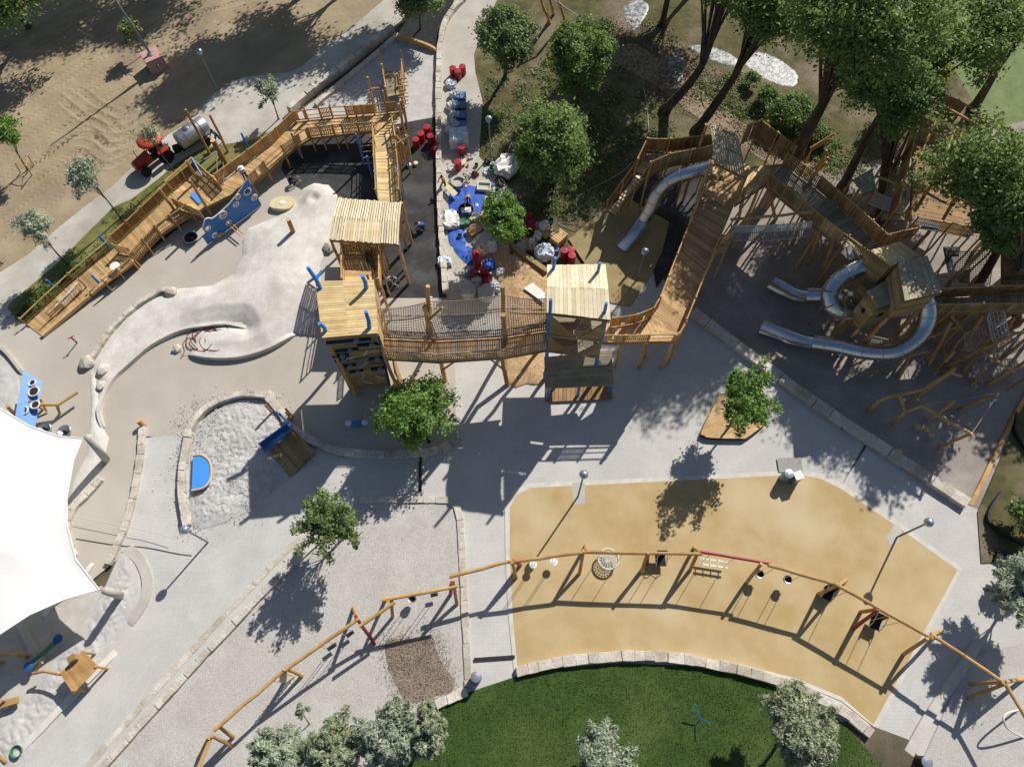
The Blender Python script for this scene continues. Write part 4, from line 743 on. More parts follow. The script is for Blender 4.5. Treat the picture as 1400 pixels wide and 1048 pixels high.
net(t,G(1190,258,5.4),G(1236,274,5.4),G(1230,291,5.0),G(1178,272,5.0),22,9,.035,.2,'ropewhite'); logs(t,[G(1196,240,6.2),G(1240,258,6.2)],.09,'beam'); vpost(t,G(1188,280),0,6,.11); vpost(t,G(1232,300),0,6,.11)
t=thing('net_basket','hanging net funnels beside the grey hut','climbing net',tuple(G(1320,390)))
net(t,G(1290,340,5),G(1360,338,5),G(1352,398,2.5),G(1300,392,2.5),26,20,.02,.4,'ropedark'); net(t,G(1290,338,5),G(1312,338,5),G(1310,350,4.3),G(1293,350,4.3),14,6,.025,0,'ropewhite')
net(t,G(1285,380,3.6),G(1345,388,3.6),G(1350,402,3),G(1275,398,3),24,6,.03,.3,'ropewhite'); net(t,G(1293,350,4.3),G(1300,352,4.3),G(1312,398,3),G(1300,396,3),4,10,.03,0,'ropewhite')
logs(t,[G(1272,428,2.5),G(1300,385,5.0),G(1345,340,6.5),G(1375,310,7)],.16,'pole'); logs(t,[G(1375,400,1),G(1385,380,4),G(1410,375,5)],.14,'pole')
t=thing('play_deck','orange slatted deck at the right edge under the tree','play deck',tuple(G(1385,380)))
deck(t,Lp([(1355,245),(1372,330),(1372,400)],5),Lp([(1420,235),(1420,330),(1420,400)],5),'woodbrown',pitch=.2); fence(t,Lp([(1352,250),(1368,330)],5),1.0,'slat','woodorange'); logs(t,[G(1372,320,6),G(1405,285,6.4)],.09,'beam'); logs(t,[G(1365,245,6),G(1400,300,6.4)],.09,'beam')
net(t,G(1372,340,4.8),G(1400,335,4.8),G(1400,365,4.5),G(1372,365,4.5),8,8,.06,0,'wood')
t=thing('net_tunnel','white rope net tunnel hanging at the right edge','climbing net',tuple(G(1370,500)))
S=MB(); C=crom([G(1362,432,4.4),G(1366,452,3.6),G(1372,468,2.8),G(1384,474,2.2)],4); rr=[.55]*len(C)
for j,p in enumerate(C): S.tube([p+Vector((math.cos(a)*.55,math.sin(a)*.35,math.sin(a)*.4)) for a in [2*math.pi*k/14 for k in range(15)]],.025,3,False)
for k in range(14): a=2*math.pi*k/14; S.tube([p+Vector((math.cos(a)*.55,math.sin(a)*.35,math.sin(a)*.4)) for p in C],.022,3,False)
S.build('tunnel','ropewhite',t,'stuff')
S=MB(); c=G(1367,478,1.8)
for j in range(1,6): S.tube([c+Vector((math.cos(a)*.12*j,math.sin(a)*.11*j,-.25+.05*j)) for a in [2*math.pi*k/16 for k in range(17)]],.022,3,False)
for k in range(12): a=2*math.pi*k/12; S.tube([c+Vector((0,0,-.25)),c+Vector((math.cos(a)*.62,math.sin(a)*.55,0))],.02,3,False)
S.build('basket','ropewhite',t,'stuff'); logs(t,[G(1295,500,.2),G(1342,479,3.0),G(1388,455,4.6),G(1410,453,5)],.12,'pole'); logs(t,[G(1342,479,3),G(1385,508,3)],.1,'pole'); logs(t,[G(1385,508,0),G(1385,508,3)],.11,'pole'); logs(t,[G(1410,460,0),G(1412,455,5)],.12,'pole')
rr=random.Random(3); t=thing('pole_forest','tangle of leaning logs and ropes below the right boardwalk','climbing course',tuple(G(1320,480)))
for k in range(16):
    x=rr.uniform(1225,1400); y=rr.uniform(440,535); L_=rr.uniform(1.8,4.4); b0=G(x,y); logs(t,[b0,b0+Vector((rr.uniform(.2,2.0),rr.uniform(.2,1.8),L_))],rr.uniform(.08,.13),'log')
for k in range(7):
    x=rr.uniform(1230,1370); y=rr.uniform(440,520); logs(t,[G(x,y,2.6),G(x+rr.uniform(20,45),y-rr.uniform(8,26),3.4)],.09,'crossbar')
for k in range(10): a_=G(rr.uniform(1240,1390),rr.uniform(430,530),rr.uniform(2,3.6)); MB().tube([a_,a_+Vector((rr.uniform(-2.5,2.5),rr.uniform(-2.5,2.5),rr.uniform(-1.5,.2)))],.022,4).build('rope','rope',t)
for x,y in ((1304,437),(1300,500),(1290,515)): vpost(t,G(x,y),0,1.6,.2,'log','stump')
net(t,G(1318,455,2.4),G(1345,445,2.4),G(1352,470,2.0),G(1322,480,2.0),9,9,.03,.2,'ropewhite'); net(t,G(1330,500,2.6),G(1385,490,2.6),G(1390,515,.8),G(1335,520,.8),14,8,.025,0,'rope')
MB().lathe(G(1336,462,1.2),[(.02,0),(.38,.05),(.38,.2),(.02,.25)],12).build('buoy','orangered',t)
# rope course poles
t=thing('rope_course','rope course of crossed logs over the gravel beside the retaining wall','climbing course',tuple(G(1260,590)))
for q in ([(1187,563,.0),(1202,548,1.6),(1218,541,2.6)],[(1215,542,2.6),(1262,532,3.0),(1305,505,3.4)],[(1240,552,0),(1305,505,3.5)],[(1220,580,0),(1238,563,2.0),(1262,554,3.3)],[(1230,541,3.0),(1238,563,2.0)],[(1261,554,3.4),(1290,572,3.3),(1329,593,3.3)],[(1283,612,0),(1306,601,2.0),(1329,592,3.4)],[(1300,510,3.2),(1315,514,3.2)],[(1350,525,0),(1378,507,2.8),(1402,500,3.4)],[(1310,560,0),(1355,541,2.6),(1365,538,3.0)],[(1270,575,0),(1305,548,2.8)],[(1290,470,0),(1293,494,3.3),(1305,480,4.2)],[(1300,440,4),(1270,500,.1)],[(1300,430,4.2),(1330,470,.2)],[(1345,430,4.2),(1300,505,.2)]): logs(t,[G(*p) for p in q],.11,'log','log')
for a,c in (((1261,554,3.3),(1288,612,.4)),((1290,572,3.2),(1250,600,.3)),((1305,582,3.2),(1262,606,.3)),((1315,587,3.2),(1272,612,.3)),((1265,553,3.3),(1362,538,3)),((1329,592,3.3),(1365,538,3)),((1300,578,3.2),(1365,545,2.8))): MB().tube([G(*a),G(*c)],.02,4).build('rope','rope',t)
for x,y in ((1254,584),(1267,587),(1273,595),(1229,618),(1242,632),(1259,642)): MB().lathe(G(x,y,.35),[(.02,0),(.2,.03),(.2,.09),(.02,.12)],12).build('stepping_disc','sawn',t)
# pole structure by the thick trunk and at the top of the picture
t=thing('log_climber','rough log climbing frame in the grass beside the thick trunk','climbing frame',tuple(G(1120,235)))
for q in ([(1095,232,0),(1110,205,2),(1135,190,3)],[(1110,245,0),(1130,205,3)],[(1108,203,2.2),(1140,183,3.2)],[(1100,240,.3),(1132,215,2)],[(1112,240,.2),(1130,222,1.5)]): logs(t,[G(*p) for p in q],.11,'log','log')
t=thing('log_climber','log tripod of a zip line at the top edge','climbing frame',tuple(G(755,30)))
for q in ([(752,32,0),(741,5,3),(738,-10,4)],[(772,30,0),(765,5,3),(755,-10,4)],[(757,20,0),(750,-5,4)]): logs(t,[G(*p) for p in q],.13,'log','log')
MB().tube([G(758,0,3.8),G(790,22,2.8),G(818,38,2.0)],.03,5).build('cable','galv',t)
# ---------------- swing row
HS=2.75; t=thing('swing_row','long curved swing frame of round logs crossing both swing beds','swing frame',tuple(G(800,785)))
for i,(a,c) in enumerate((((270,1052),(288,1008)),((292,998),(392,913)),((386,918),(491,845)),((491,856),(540,823)),((522,820),(626,801)),((614,788),(702,766)),((696,768),(803,754)),((800,754),(960,757)),((958,754),(1053,770)),((1050,772),(1145,799)),((1140,797),(1275,873)),((1272,866),(1320,897),),((1318,896),(1374,934)),((1372,930),(1405,985)))):
    red=(i==8); A,Bq=G(*a,HS+random.uniform(-.06,.06)),G(*c,HS+random.uniform(-.06,.06)); o=logs(t,[A,Bq],.115 if not red else .1,'beam','red' if red else 'log',.03)
    if red: o['label']='red painted swing beam'
for tx,ty,bx,by,m_ in ((286,1008,272,1035,'log'),(290,1005,318,1020,'log'),(296,990,320,1008,'log'),(389,914,392,926,'log'),(389,912,414,924,'log'),(488,846,483,830,'log'),(486,842,513,881,'red'),(531,822,527,818,'log'),(535,817,537,844,'log'),(619,792,625,827,'log'),(617,796,616,813,'red'),(700,768,706,790,'log'),(702,766,712,772,'red'),(798,752,792,785,'log'),(800,752,801,745,'log'),(886,755,876,783,'log'),(886,757,885,770,'red'),(954,756,943,780,'log'),(956,754,949,748,'log'),(1041,770,1020,797,'log'),(1146,799,1118,812,'log'),(1146,800,1157,792,'log'),(1202,832,1166,860,'red'),(1200,832,1176,836,'log'),(1268,872,1234,895,'log'),(1272,870,1285,862,'log'),(1372,932,1325,935,'log'),(1374,934,1322,955,'log'),(1374,932,1400,928,'log')):
    logs(t,[G(bx,by),G(tx,ty,HS+.12)],.115,'leg',m_,.03)
def swing(label, a, c, kind, hs=.55, nm='swing'):        # a,c = suspension points on the beam (pixels)
    A,Bq=G(*a,HS),G(*c,HS); m0=(A+Bq)/2; s=thing(nm,label,'swing',(m0.x,m0.y,0),'seats hanging from the swing row'); d=(Bq-A).normalized(); nv=Vector((-d.y,d.x,0)); w=(Bq-A).length
    P0,P1=down(A,hs),down(Bq,hs)
    for p,q in ((A,P0),(Bq,P1)): MB().tube([p,q],.018,5).build('chain','galv',s)
    if kind=='seat': MB().hexa([P0-nv*.11-d*.05,P1-nv*.11+d*.05,P1+nv*.11+d*.05,P0+nv*.11-d*.05],[p+Vector((0,0,.05)) for p in (P0-nv*.11-d*.05,P1-nv*.11+d*.05,P1+nv*.11+d*.05,P0+nv*.11-d*.05)]).build('seat','rubber',s)
    if kind=='bucket':
        c0=(P0+P1)/2; MB().lathe(c0,[(.12,0),(.22,.1),(.24,.3),(.2,.3),(.18,.12)],10).build('seat','rubber',s); ring=[c0+Vector((math.cos(x)*.24,math.sin(x)*.24,.32)) for x in [2*math.pi*k/12 for k in range(13)]]; MB().tube(ring,.03,5).build('rim','galv',s)
    if kind=='nest':
        c0=(P0+P1)/2; R_=.62; S=MB(); S.tube([c0+Vector((math.cos(x)*R_,math.sin(x)*R_,0)) for x in [2*math.pi*k/22 for k in range(23)]],.06,6,False); S.build('rim','ropewhite',s); S=MB()
        for k in range(18): x=2*math.pi*k/18; S.tube([c0+Vector((0,0,-.2)),c0+Vector((math.cos(x)*R_,math.sin(x)*R_,0))],.02,4,False)
        for j in range(1,5): S.tube([c0+Vector((math.cos(x)*R_*j/5,math.sin(x)*R_*j/5,-.2+.04*j)) for x in [2*math.pi*k/18 for k in range(19)]],.02,3,False)
        S.build('net','ropewhite',s,'stuff')
    if kind=='chair':
        c0=(P0+P1)/2; e=nv*.32; f=d*.3; S=MB(); S.slab([c0-e-f,c0-e+f,c0+e+f,c0+e-f],.05); S.build('seat','black',s); MB().slab([c0+e-f,c0+e+f,c0+e*1.3+f+Vector((0,0,.8)),c0+e*1.3-f+Vector((0,0,.8))],.05).build('backrest','black',s)
        for q in (-1,1): MB().tube([c0-e*1.1+f*q,c0+e*1.1+f*q,c0+e*1.3+f*q+Vector((0,0,.8)),c0-e*.4+f*q+Vector((0,0,.45)),c0-e*1.1+f*q],.025,5,False).build('frame','galv',s)
    if kind=='bench':
        for k in (-1,1): MB().beam(P0+nv*.17*k-d*.15,P1+nv*.17*k+d*.15,.1,.06).build('plank','white',s)
        for k in range(4): q=P0.lerp(P1,k/3); MB().beam(q-nv*.25+Vector((0,0,.05)),q+nv*.25+Vector((0,0,.05)),.05,.05).build('rung','galv',s)
    if kind=='disc': c0=(P0+P1)/2; MB().lathe(c0,[(.02,0),(.24,.02),(.24,.08),(.02,.1)],14).build('seat','white',s)
    if kind=='ladder':
        for k in range(9): z=HS*(1-k/9)*.9; MB().tube([down(A,z)-d*.1,down(Bq,z)+d*.1],.035,5).build('rung','woodpale',s)
swing('white disc swing nearest the paved gap, above the yellow floor',(728,763),(732,762),'disc',.7); swing('white disc swing second from the paved gap',(757,759),(761,758),'disc',.7)
swing('round net nest swing over the yellow floor',(822,754),(853,754),'nest',.6); swing('black chair swing between nest swing and red beam',(904,756),(921,756),'chair',.55); swing('wide ladder bench swing under the red beam',(972,757),(1005,762),'bench',.6)
swing('small bucket swing just right of the red beam',(1047,776),(1057,778),'bucket',.7); swing('small bucket swing second right of the red beam',(1086,783),(1097,786),'bucket',.7); swing('black chair swing left of the crossed red leg',(1145,800),(1160,808),'chair',.55); swing('black chair swing near the right corner of the yellow floor',(1213,842),(1230,850),'chair',.55)
swing('upper flat rubber swing over the gravel bed next to the paved gap',(584,806),(592,804),'seat',.6); swing('ring-shaped bucket swing over the gravel bed',(553,812),(562,810),'bucket',.6)
swing('flat rubber swing on the left gravel section',(436,883),(446,876),'seat',.6); swing('flat rubber swing close to the red leg on the gravel',(463,864),(471,858),'seat',.6); swing('hanging rope ladder at the left of the gravel section',(372,929),(384,920),'ladder',.4,'rope_ladder')
t=thing('rope_arch','pale curved hoop standing in the gravel at the bottom right corner','hoop',tuple(G(1380,990))); MB().tube(crom([G(1400,1008,.1),G(1380,997,1.0),G(1372,985,1.5),G(1376,975,1.3),G(1392,970,.1)],5),.05,6).build('hoop','fabric',t)
t=thing('tripod_sprinkler','thin blue three-armed stand on the lawn','sprinkler',tuple(G(957,982)))
for x,y in ((951,962),(970,988),(948,996)): MB().tube([G(x,y,1.1 if y<990 else 0),G(957,982,.5)],.035,5).build('arm','bluepost',t)
# ---------------- toys on the left
t=thing('play_wall','blue boarded play wall with portholes by the white canopy','play panel',tuple(G(40,560)))
for i in range(12):
    x0=30+i*.2; a=[(32,505),(57,520),(48,585),(20,573)]
    f0,f1=i/12,(i+.97)/12; P0=G(*(np.array([32,506])*(1-f0)+np.array([20,572])*f0),1.9); P1=G(*(np.array([58,522])*(1-f0)+np.array([48,586])*f0),1.2); Q0=G(*(np.array([32,506])*(1-f1)+np.array([20,572])*f1),1.9); Q1=G(*(np.array([58,522])*(1-f1)+np.array([48,586])*f1),1.2)
    m=MB(); m.slab([P0,P1,Q1,Q0],.06); m.build('plank','blueply',t) if 'blueply' in MATS else m.build('plank','bluepost',t)
for x,y,r in ((44,523,.22),(46,535,.34),(48,553,.28),(32,561,.28)):
    c=G(x,y,1.66); MB().tube([c+Vector((math.cos(a)*r,math.sin(a)*r,0)) for a in [2*math.pi*k/16 for k in range(17)]],.05,5,False).build('porthole','white',t); MB().lathe(c-Vector((0,0,.06)),[(r,0),(r,.03)],14).build('pane','dark',t)
logs(t,[G(48,553,1.2),G(80,553,1.0),G(106,536,.9)],.13,'log','log'); logs(t,[G(55,545,1.1),G(64,562,.2)],.09,'log','log'); logs(t,[G(78,554,1),G(82,566,0)],.1,'log','log'); logs(t,[G(10,555,1.2),G(22,568,0)],.12,'log','log')
for x,y in ((22,580),(60,560)): vpost(t,G(x,y),0,1.6,.1)
for lb,x,y in (('round steel play drum on beige floor, left of the pair',65,588),('round steel play drum on beige floor, right of the pair',92,592)):
    B=G(x,y); t=thing('play_drum',lb,'drum',tuple(B),'steel play drums'); MB().lathe(B,[(.3,0),(.42,.35),(.45,.4),(.38,.4),(.3,.2),(.02,.18)],18).build('bowl','steel',t,smooth=True); MB().lathe(B+Vector((0,0,.2)),[(.1,0),(.1,.22),(.02,.24)],10).build('knob','black',t)
def stub(lb,b,tp,h,r,m='log',nm='log_post'):
    B=G(*b); o=thing(nm,lb,'post',tuple(B)); logs(o,[B,G(*tp,h)],r,'shaft',m,.01,10); d=G(*tp,h); MB().lathe(d,[(r*.85,-.01),(r*.83,.015)],10,(d-B)).build('top','sawn',o)
stub('short brown log post standing on the pale dunes',(404,324),(394,300),2.1,.2,'woodbrown'); stub('short yellow log leaning at the end of the block ridge',(198,583),(189,575),.7,.2,'log')
stub('thick brown log post leaning in the grass beside the ramp',(308,223),(291,192),2.4,.24,'woodbrown')
t=thing('spring_toy','thin T-shaped turning pole on the beige floor left','play pole',tuple(G(106,469))); MB().tube([G(106,469,0),G(97,461,1.1)],.05,6).build('pole','dark',t); MB().tube([G(93,463,1.1),G(101,459,1.1)],.04,6).build('handle','red',t)
B=G(387,282); t=thing('water_table','round-cornered concrete basin lid by the dunes','play table',tuple(B)); MB().prism(crom([B+Vector((x,y,0)) for x,y in ((-.8,-.4),(.6,-.6),(1.0,.1),(.6,.6),(-.6,.5))],4,True),0,.45).build('block','cream',t); MB().lathe(B+Vector((.1,0,.45)),[(.22,0),(.22,.03),(.02,.04)],14).build('cap','white',t)
# boulders
def boulder(lb,x,y,r,m='stone'):
    me=bpy.data.meshes.new('boulder'); bm=bmesh.new(); bmesh.ops.create_icosphere(bm,subdivisions=2,radius=r); rr=random.Random(int(x*7+y))
    for v in bm.verts: v.co=v.co*rr.uniform(.82,1.15); v.co.z=max(v.co.z*.75+.4*r,-.05)
    bm.to_mesh(me); bm.free(); me.materials.append(MATS[m]); o=link(bpy.data.objects.new('boulder',me)); o.location=G(x,y); tag(o,lb,'boulder','loose boulders')
for lb,x,y,r in (('boulder at the upper end of the rough block edging',236,402,.5),('boulder at the lower end of the rough block edging',121,497,.55),('boulder where the two pale channels meet',143,507,.45),('boulder beside the channel bend under the canopy mast',140,528,.35),('boulder at the left of the coiled hose',243,478,.35),('boulder on the dune top by the first tower',417,402,.5),('boulder at the sand pit wall corner',369,541,.35),('grey boulder near the shelter post on the dunes',452,340,.5)): boulder(lb,x,y,r)
# hose coil
t=thing('hose','red and black coiled hoses lying on the beige floor','hose',tuple(G(285,463))); rr=random.Random(4)
for k in range(11):
    c=G(286+rr.uniform(-16,16),463+rr.uniform(-6,6)); r0=rr.uniform(.4,.95); P=[c+Vector((math.cos(a*.7+k)*r0*rr.uniform(.8,1.2),math.sin(a*.7+k)*r0*rr.uniform(.8,1.2),.1+.012*k+rr.uniform(0,.05))) for a in range(11)]; MB().tube(crom(P,4),.03,5).build('coil',('hosered','dark')[k%2] if k!=1 else 'hosered',t)
MB().tube(crom([G(*p,.12) for p in ((270,465),(258,462),(250,470),(252,480),(247,490))],4),.025,5).build('coil','dark',t)
t=thing('hose','thin black hose loop on the dunes beside the first tower','hose',tuple(G(405,415))); MB().tube(crom([G(*p,.45) for p in ((410,385),(414,392),(407,400),(398,412),(396,424),(400,423),(410,405))],4),.03,5).build('coil','dark',t)
t=thing('hose','thin white hose trailing through the grass to the stair','hose',tuple(G(800,290)))
MB().tube(crom([G(*p,.1) for p in ((880,120),(885,150),(887,190),(884,200),(850,235),(800,262),(788,272),(790,285),(806,295),(822,298),(825,308),(800,318),(768,308),(766,304),(790,306))],5),.025,4).build('coil','ropewhite',t)
# blue disc, pit slide and deck
B=G(273,650); t=thing('play_pond','blue half-round table with timber rim against the sand pit wall','play table',tuple(B)); P=[G(*p,.45) for p in ((264,622),(276,622),(286,630),(289,645),(286,658),(277,667),(262,670))]; PP=crom(P,4)
MB().prism(PP,.3,.45).build('top','blueflat',t); m=MB(); m.tube([p+Vector((0,0,.0)) for p in PP],.07,6); m.build('rim','wood',t); MB().prism([p.lerp(B+Vector((0,0,.4)),.3) for p in PP],0,.3).build('base','woodbrown',t)
B=G(400,625); t=thing('pit_slide','blue slide with a sloping timber deck in the sand pit','slide',tuple(B))
deck(t,[G(368,618,.25),G(400,585,.6)],[G(396,653,.12),G(430,618,.5)],'woodolive',pitch=.16)
a,b_,c,d=G(355,608,.35),G(393,580,1.3),G(399,588,1.3),G(362,617,.35); MB().slab([a,b_,c,d],.06).build('bed','bluedark',t)
for p,q in ((a,b_),(d,c)): MB().beam(p+Vector((0,0,.1)),q+Vector((0,0,.1)),.06,.22).build('side','blue',t)
for x,y in ((373,565),(401,575),(408,601),(400,570)): vpost(t,G(x,y),0,1.5,.09)
logs(t,[G(378,562,1.6),G(400,583,1.5)],.08,'rail','bluepost')
B=G(105,925); t=thing('toy_house','small playhouse with an orange timber roof in the lower sand','playhouse',tuple(B)); Q=[G(82,920,1.5),G(113,888,1.5),G(135,911,1.3),G(100,948,1.3)]
for i in range(9): a=Q[0].lerp(Q[1],i/9); b_=Q[0].lerp(Q[1],(i+.97)/9); d=Q[3].lerp(Q[2],i/9); c=Q[3].lerp(Q[2],(i+.97)/9); m=MB(); m.slab([a,b_,c,d],.05); m.build('roof_board','woodorange',t)
for q in Q: vpost(t,q.lerp(sum(Q,Vector())/4,.12),0,1.4,.08)
logs(t,[G(45,920,1.0),G(60,917,1.2),G(84,922,1.4)],.09,'rail'); logs(t,[G(58,905,1.4),G(48,918,1.0)],.08,'rail')
MB().box(G(102,900,1.5),.4,.35,.4,.6).build('chimney','woodbrown',t)
t=thing('seesaw','green seesaw beam with blue ends beside the playhouse','seesaw',tuple(G(62,895))); MB().beam(G(38,913,.6),G(82,872,.7),.3,.1).build('beam','greenplastic',t); vpost(t,G(60,895),0,.6,.12)
for x,y in ((40,911),(80,873)): MB().lathe(G(x,y,.7),[(.25,0),(.28,.08),(.1,.12)],12).build('seat','bluedark',t)
B=G(28,1026); t=thing('bucket','green bucket on the pale kerb at the bottom left','bucket',tuple(B)); MB().lathe(B,[(.22,0),(.3,.4),(.33,.42),(.3,.42),(.24,.1),(.02,.08)],16).build('body','greenplastic',t)
t=thing('spring_rider','small yellow timber spring rider in the lower left sand','spring rider',tuple(G(15,962))); MB().box(G(15,960,.4),.9,.35,.3,.3).build('body','woodorange',t); MB().lathe(G(15,962),[(.14,0),(.14,.4)],10).build('spring','galv',t); MB().lathe(G(7,962,.5),[(.25,0),(.25,.06)],14).build('disc','white',t); vpost(t,G(18,958),.6,1.0,.08)
B=G(490,582); t=thing('spring_rider','small blue and white spring rider in the tower shadow','spring rider',tuple(B)); MB().lathe(B,[(.13,0),(.11,.35)],10).build('spring','galv',t); MB().box(B+Vector((0,0,.35)),.8,.3,.25,.2).build('body','bluepost',t)
for s in (-.55,.55): MB().lathe(B+Vector((s,.05*s,.55)),[(.2,0),(.22,.05),(.1,.08)],12).build('pad','white',t)
t=thing('log_edge','brown log at the lower left edge of the sand','log',tuple(G(5,1035))); logs(t,[G(-10,1026,.15),G(10,1042,.15)],.16,'log','woodorange')
t=thing('log_climber','log frame half under the white canopy','climbing frame',tuple(G(20,895))); logs(t,[G(0,895,.9),G(40,893,1.0)],.1,'beam','log'); vpost(t,G(5,905),0,1.0,.1); vpost(t,G(38,898),0,1.0,.1)
# ---------------- building site: drums, bags, pallets, sheets
def drum(lb,x,y,tilt=None,m='barrelred'):
    B=G(x,y); t=thing('red_drum',lb,'drum',tuple(B),'red steel drums of the building site'); h=.88; r=.29
    prof=[(r*.97,0),(r,.02),(r,.28),(r*1.05,.3),(r,.32),(r,.56),(r*1.05,.58),(r,.6),(r,h-.02),(r*1.03,h)]
    if tilt is None: MB().lathe(B,prof,18).build('shell',m,t); MB().lathe(B+Vector((0,0,h)),[(r*.98,-.005),(r*.98,.005),(.06,.012)],18).build('lid','red',t); MB().lathe(B+Vector((.14,.08,h+.008)),[(.035,0),(.03,.03)],8).build('bung','galv',t)
    else: ax=Vector((math.cos(tilt),math.sin(tilt),0)); MB().lathe(B+Vector((0,0,r))-ax*h/2,prof,18,ax).build('shell',m,t); MB().lathe(B+Vector((0,0,r))+ax*h/2,[(r*.96,0),(.06,.01)],18,ax).build('lid','red',t)
for lb,x,y,tl in (('red drum on the black rubber, leftmost of the cluster',570,201,None),('red drum second from left in the black rubber cluster',577,193,None),('red drum at the back of the black rubber cluster',585,184,None),('red drum at the right of the standing black rubber cluster',590,196,None),('red drum lying on its side on the black rubber',596,206,math.radians(70)),('red drum beside the timber offcuts on the walkway',627,231,None),('red drum against the sheeted pallet on the walkway',632,211,None),('red drum at the upper left above the blue bags',620,104,None),('red drum at the upper right above the blue bags',633,102,None),('red drum between the two above the blue bags',627,108,None),('red drum at the back of the heap beside the net bridge bags',651,355,None),('red drum in the heap in front of the rearmost one',653,366,None),('red drum at the left front of the heap by the white bags',648,381,None),('red drum at the right front of the heap by the white bags',662,378,None),('red drum lying behind the white bulk bags',666,392,math.radians(95)),('red drum left of the trio behind the second tower',771,351,None),('red drum right of the trio behind the second tower',780,350,None),('red drum at the front of the trio behind the second tower',781,358,None),('red drum half hidden by the tree beside the pallets',723,303,None),('red drum in front of the half hidden one by the pallets',727,314,None)): drum(lb,x,y,tl)
def lump(name,lb,cat,x,y,sx,sy,h,m,rz=0,seed=1,group=None,flat=.5,sub=3,amp=.16):
    me=bpy.data.meshes.new(name); bm=bmesh.new(); bmesh.ops.create_cube(bm,size=1); bmesh.ops.subdivide_edges(bm,edges=list(bm.edges),cuts=sub,use_grid_fill=True); r=random.Random(seed)
    for v in bm.verts:
        c=v.co; l=c.length; k=.62/max(abs(c.x),abs(c.y),abs(c.z),.01)*.8; s=Vector(c).normalized()*.6; c=c.lerp(s,flat); v.co=Vector((c.x*sx*(1+r.uniform(-amp,amp)),c.y*sy*(1+r.uniform(-amp,amp)),max(0,(c.z+.5)*h*(1+r.uniform(-amp,amp)))))
    bm.to_mesh(me); bm.free(); me.materials.append(MATS[m]); me.polygons.foreach_set('use_smooth',[False]*len(me.polygons)); o=link(bpy.data.objects.new(name,me)); o.location=G(x,y); o.rotation_euler=(0,0,rz); return tag(o,lb,cat,group)
PG='stacks of bagged material on the walkway'
def pallet(lb,x,y,rz=0,n=1,w=1.2,d=.8,m='wood',group='timber pallets of the building site'):
    B=G(x,y); t=thing('pallet',lb,'pallet',tuple(B),group,0); ca,sa=math.cos(rz),math.sin(rz)
    for k in range(n):
        z=k*.15
        for i in range(3): yy=(i-1)*(d/2-.05); MB().box(B+Vector((-yy*sa,yy*ca,z)),w,.1,.09,rz).build('bearer',m,t)
        for i in range(6): xx=(i-2.5)*w/6.2; MB().box(B+Vector((xx*ca,xx*sa,z+.095)),w/8,d,.025,rz).build('slat',m,t)
    return t
for i,(y,lb) in enumerate(((133,'top stack of blue bags on the walkway'),(146,'second stack of blue bags on the walkway'),(160,'third stack of blue bags on the walkway'),(173,'fourth stack of blue bags on the walkway'))):
    pallet('pallet under the '+lb,629,y+4,.0,1,1.15,.85,'woodgrey'); B=G(629,y+4); t=thing('bag_stack',lb,'bags',(B.x,B.y,.125),PG)
    for k in range(3):
        for j in range(2): 
            m=MB(); c=B+Vector((-.27+.54*j+random.uniform(-.04,.04),random.uniform(-.05,.05),.125+.17*k)); s0=[(-.27,-.4),(.27,-.4),(.27,.4),(-.27,.4)]; m.hexa([c+Vector((x*.9,y_*.92,0)) for x,y_ in s0],[c+Vector((x*.96,y_*.96,.15)) for x,y_ in s0]); m.build('bag','bagblue',t)
    for k in range(2): lump('plastic_wrap','crumpled clear wrap '+['left of','hanging over'][k]+' the '+lb,'plastic sheet',620+4*k,y-1+5*k,.55,.5,.75 if k else .5,'sheetplastic',random.uniform(0,3),60+i*3+k,None,.4,3,.3)
lump('sheeted_pallet','pallet stack covered with clear plastic sheet on the walkway','sheeted pallet',628,196,1.5,1.4,1.1,'sheetplastic',.05,8,None,.12,5,.07)
lump('sheet_pile','white sheet thrown over a pile in the grass edge','sheeted pile',693,231,1.6,2.0,.8,'white',-.5,9,None,.45,4,.2)
lump('rubble_bag','white rubbish bags against the walkway wall','bags',615,303,1.3,1.5,.6,'white',.3,10,None,.6,4,.22); lump('rubble_bag','small pale bag beside the white rubbish bags','bags',622,310,.7,.6,.4,'fabric',.3,11)
lump('rubble_bag','grey-blue rubbish bag on the walkway wall','bags',608,360,.9,.8,.5,'sheetplastic',.2,12,None,.6,4,.2); lump('rubble_bag','white sack on the chip heap edge','bags',684,374,.6,.5,.4,'white',.1,13)
for i,(x,y,lb) in enumerate(((640,402,'open white bulk bag left, beside the net bridge'),(665,406,'open white bulk bag right, beside the net bridge'),(652,388,'small white bulk bag between drums and the net bridge'))):
    B=G(x,y); t=thing('bulk_bag',lb,'bulk bag',tuple(B),'white bulk bags'); s=.95 if i<2 else .6; m=MB(); Q=[(-.5,-.5),(.5,-.5),(.5,.5),(-.5,.5)]
    m.prism([B+Vector((math.cos(a)*s*.62*(1+.06*math.sin(5*a)),math.sin(a)*s*.62*(1+.05*math.cos(4*a)),0)) for a in [2*math.pi*k/20 for k in range(20)]],0,s*.9); m.build('sack','white',t); lump_=MB(); lump_.lathe(B+Vector((0,0,s*.9)),[(s*.6,0),(s*.45,.1),(s*.2,.16),(.02,.17)],14); lump_.build('fill','concrete',t)
    for k in range(4): a=k*math.pi/2+.4; MB().tube([B+Vector((math.cos(a)*s*.6,math.sin(a)*s*.6,s*.85)),B+Vector((math.cos(a+.3)*s*.75,math.sin(a+.3)*s*.75,s*1.1)),B+Vector((math.cos(a+.6)*s*.6,math.sin(a+.6)*s*.6,s*.85))],.03,5).build('loop','bagblue',t)
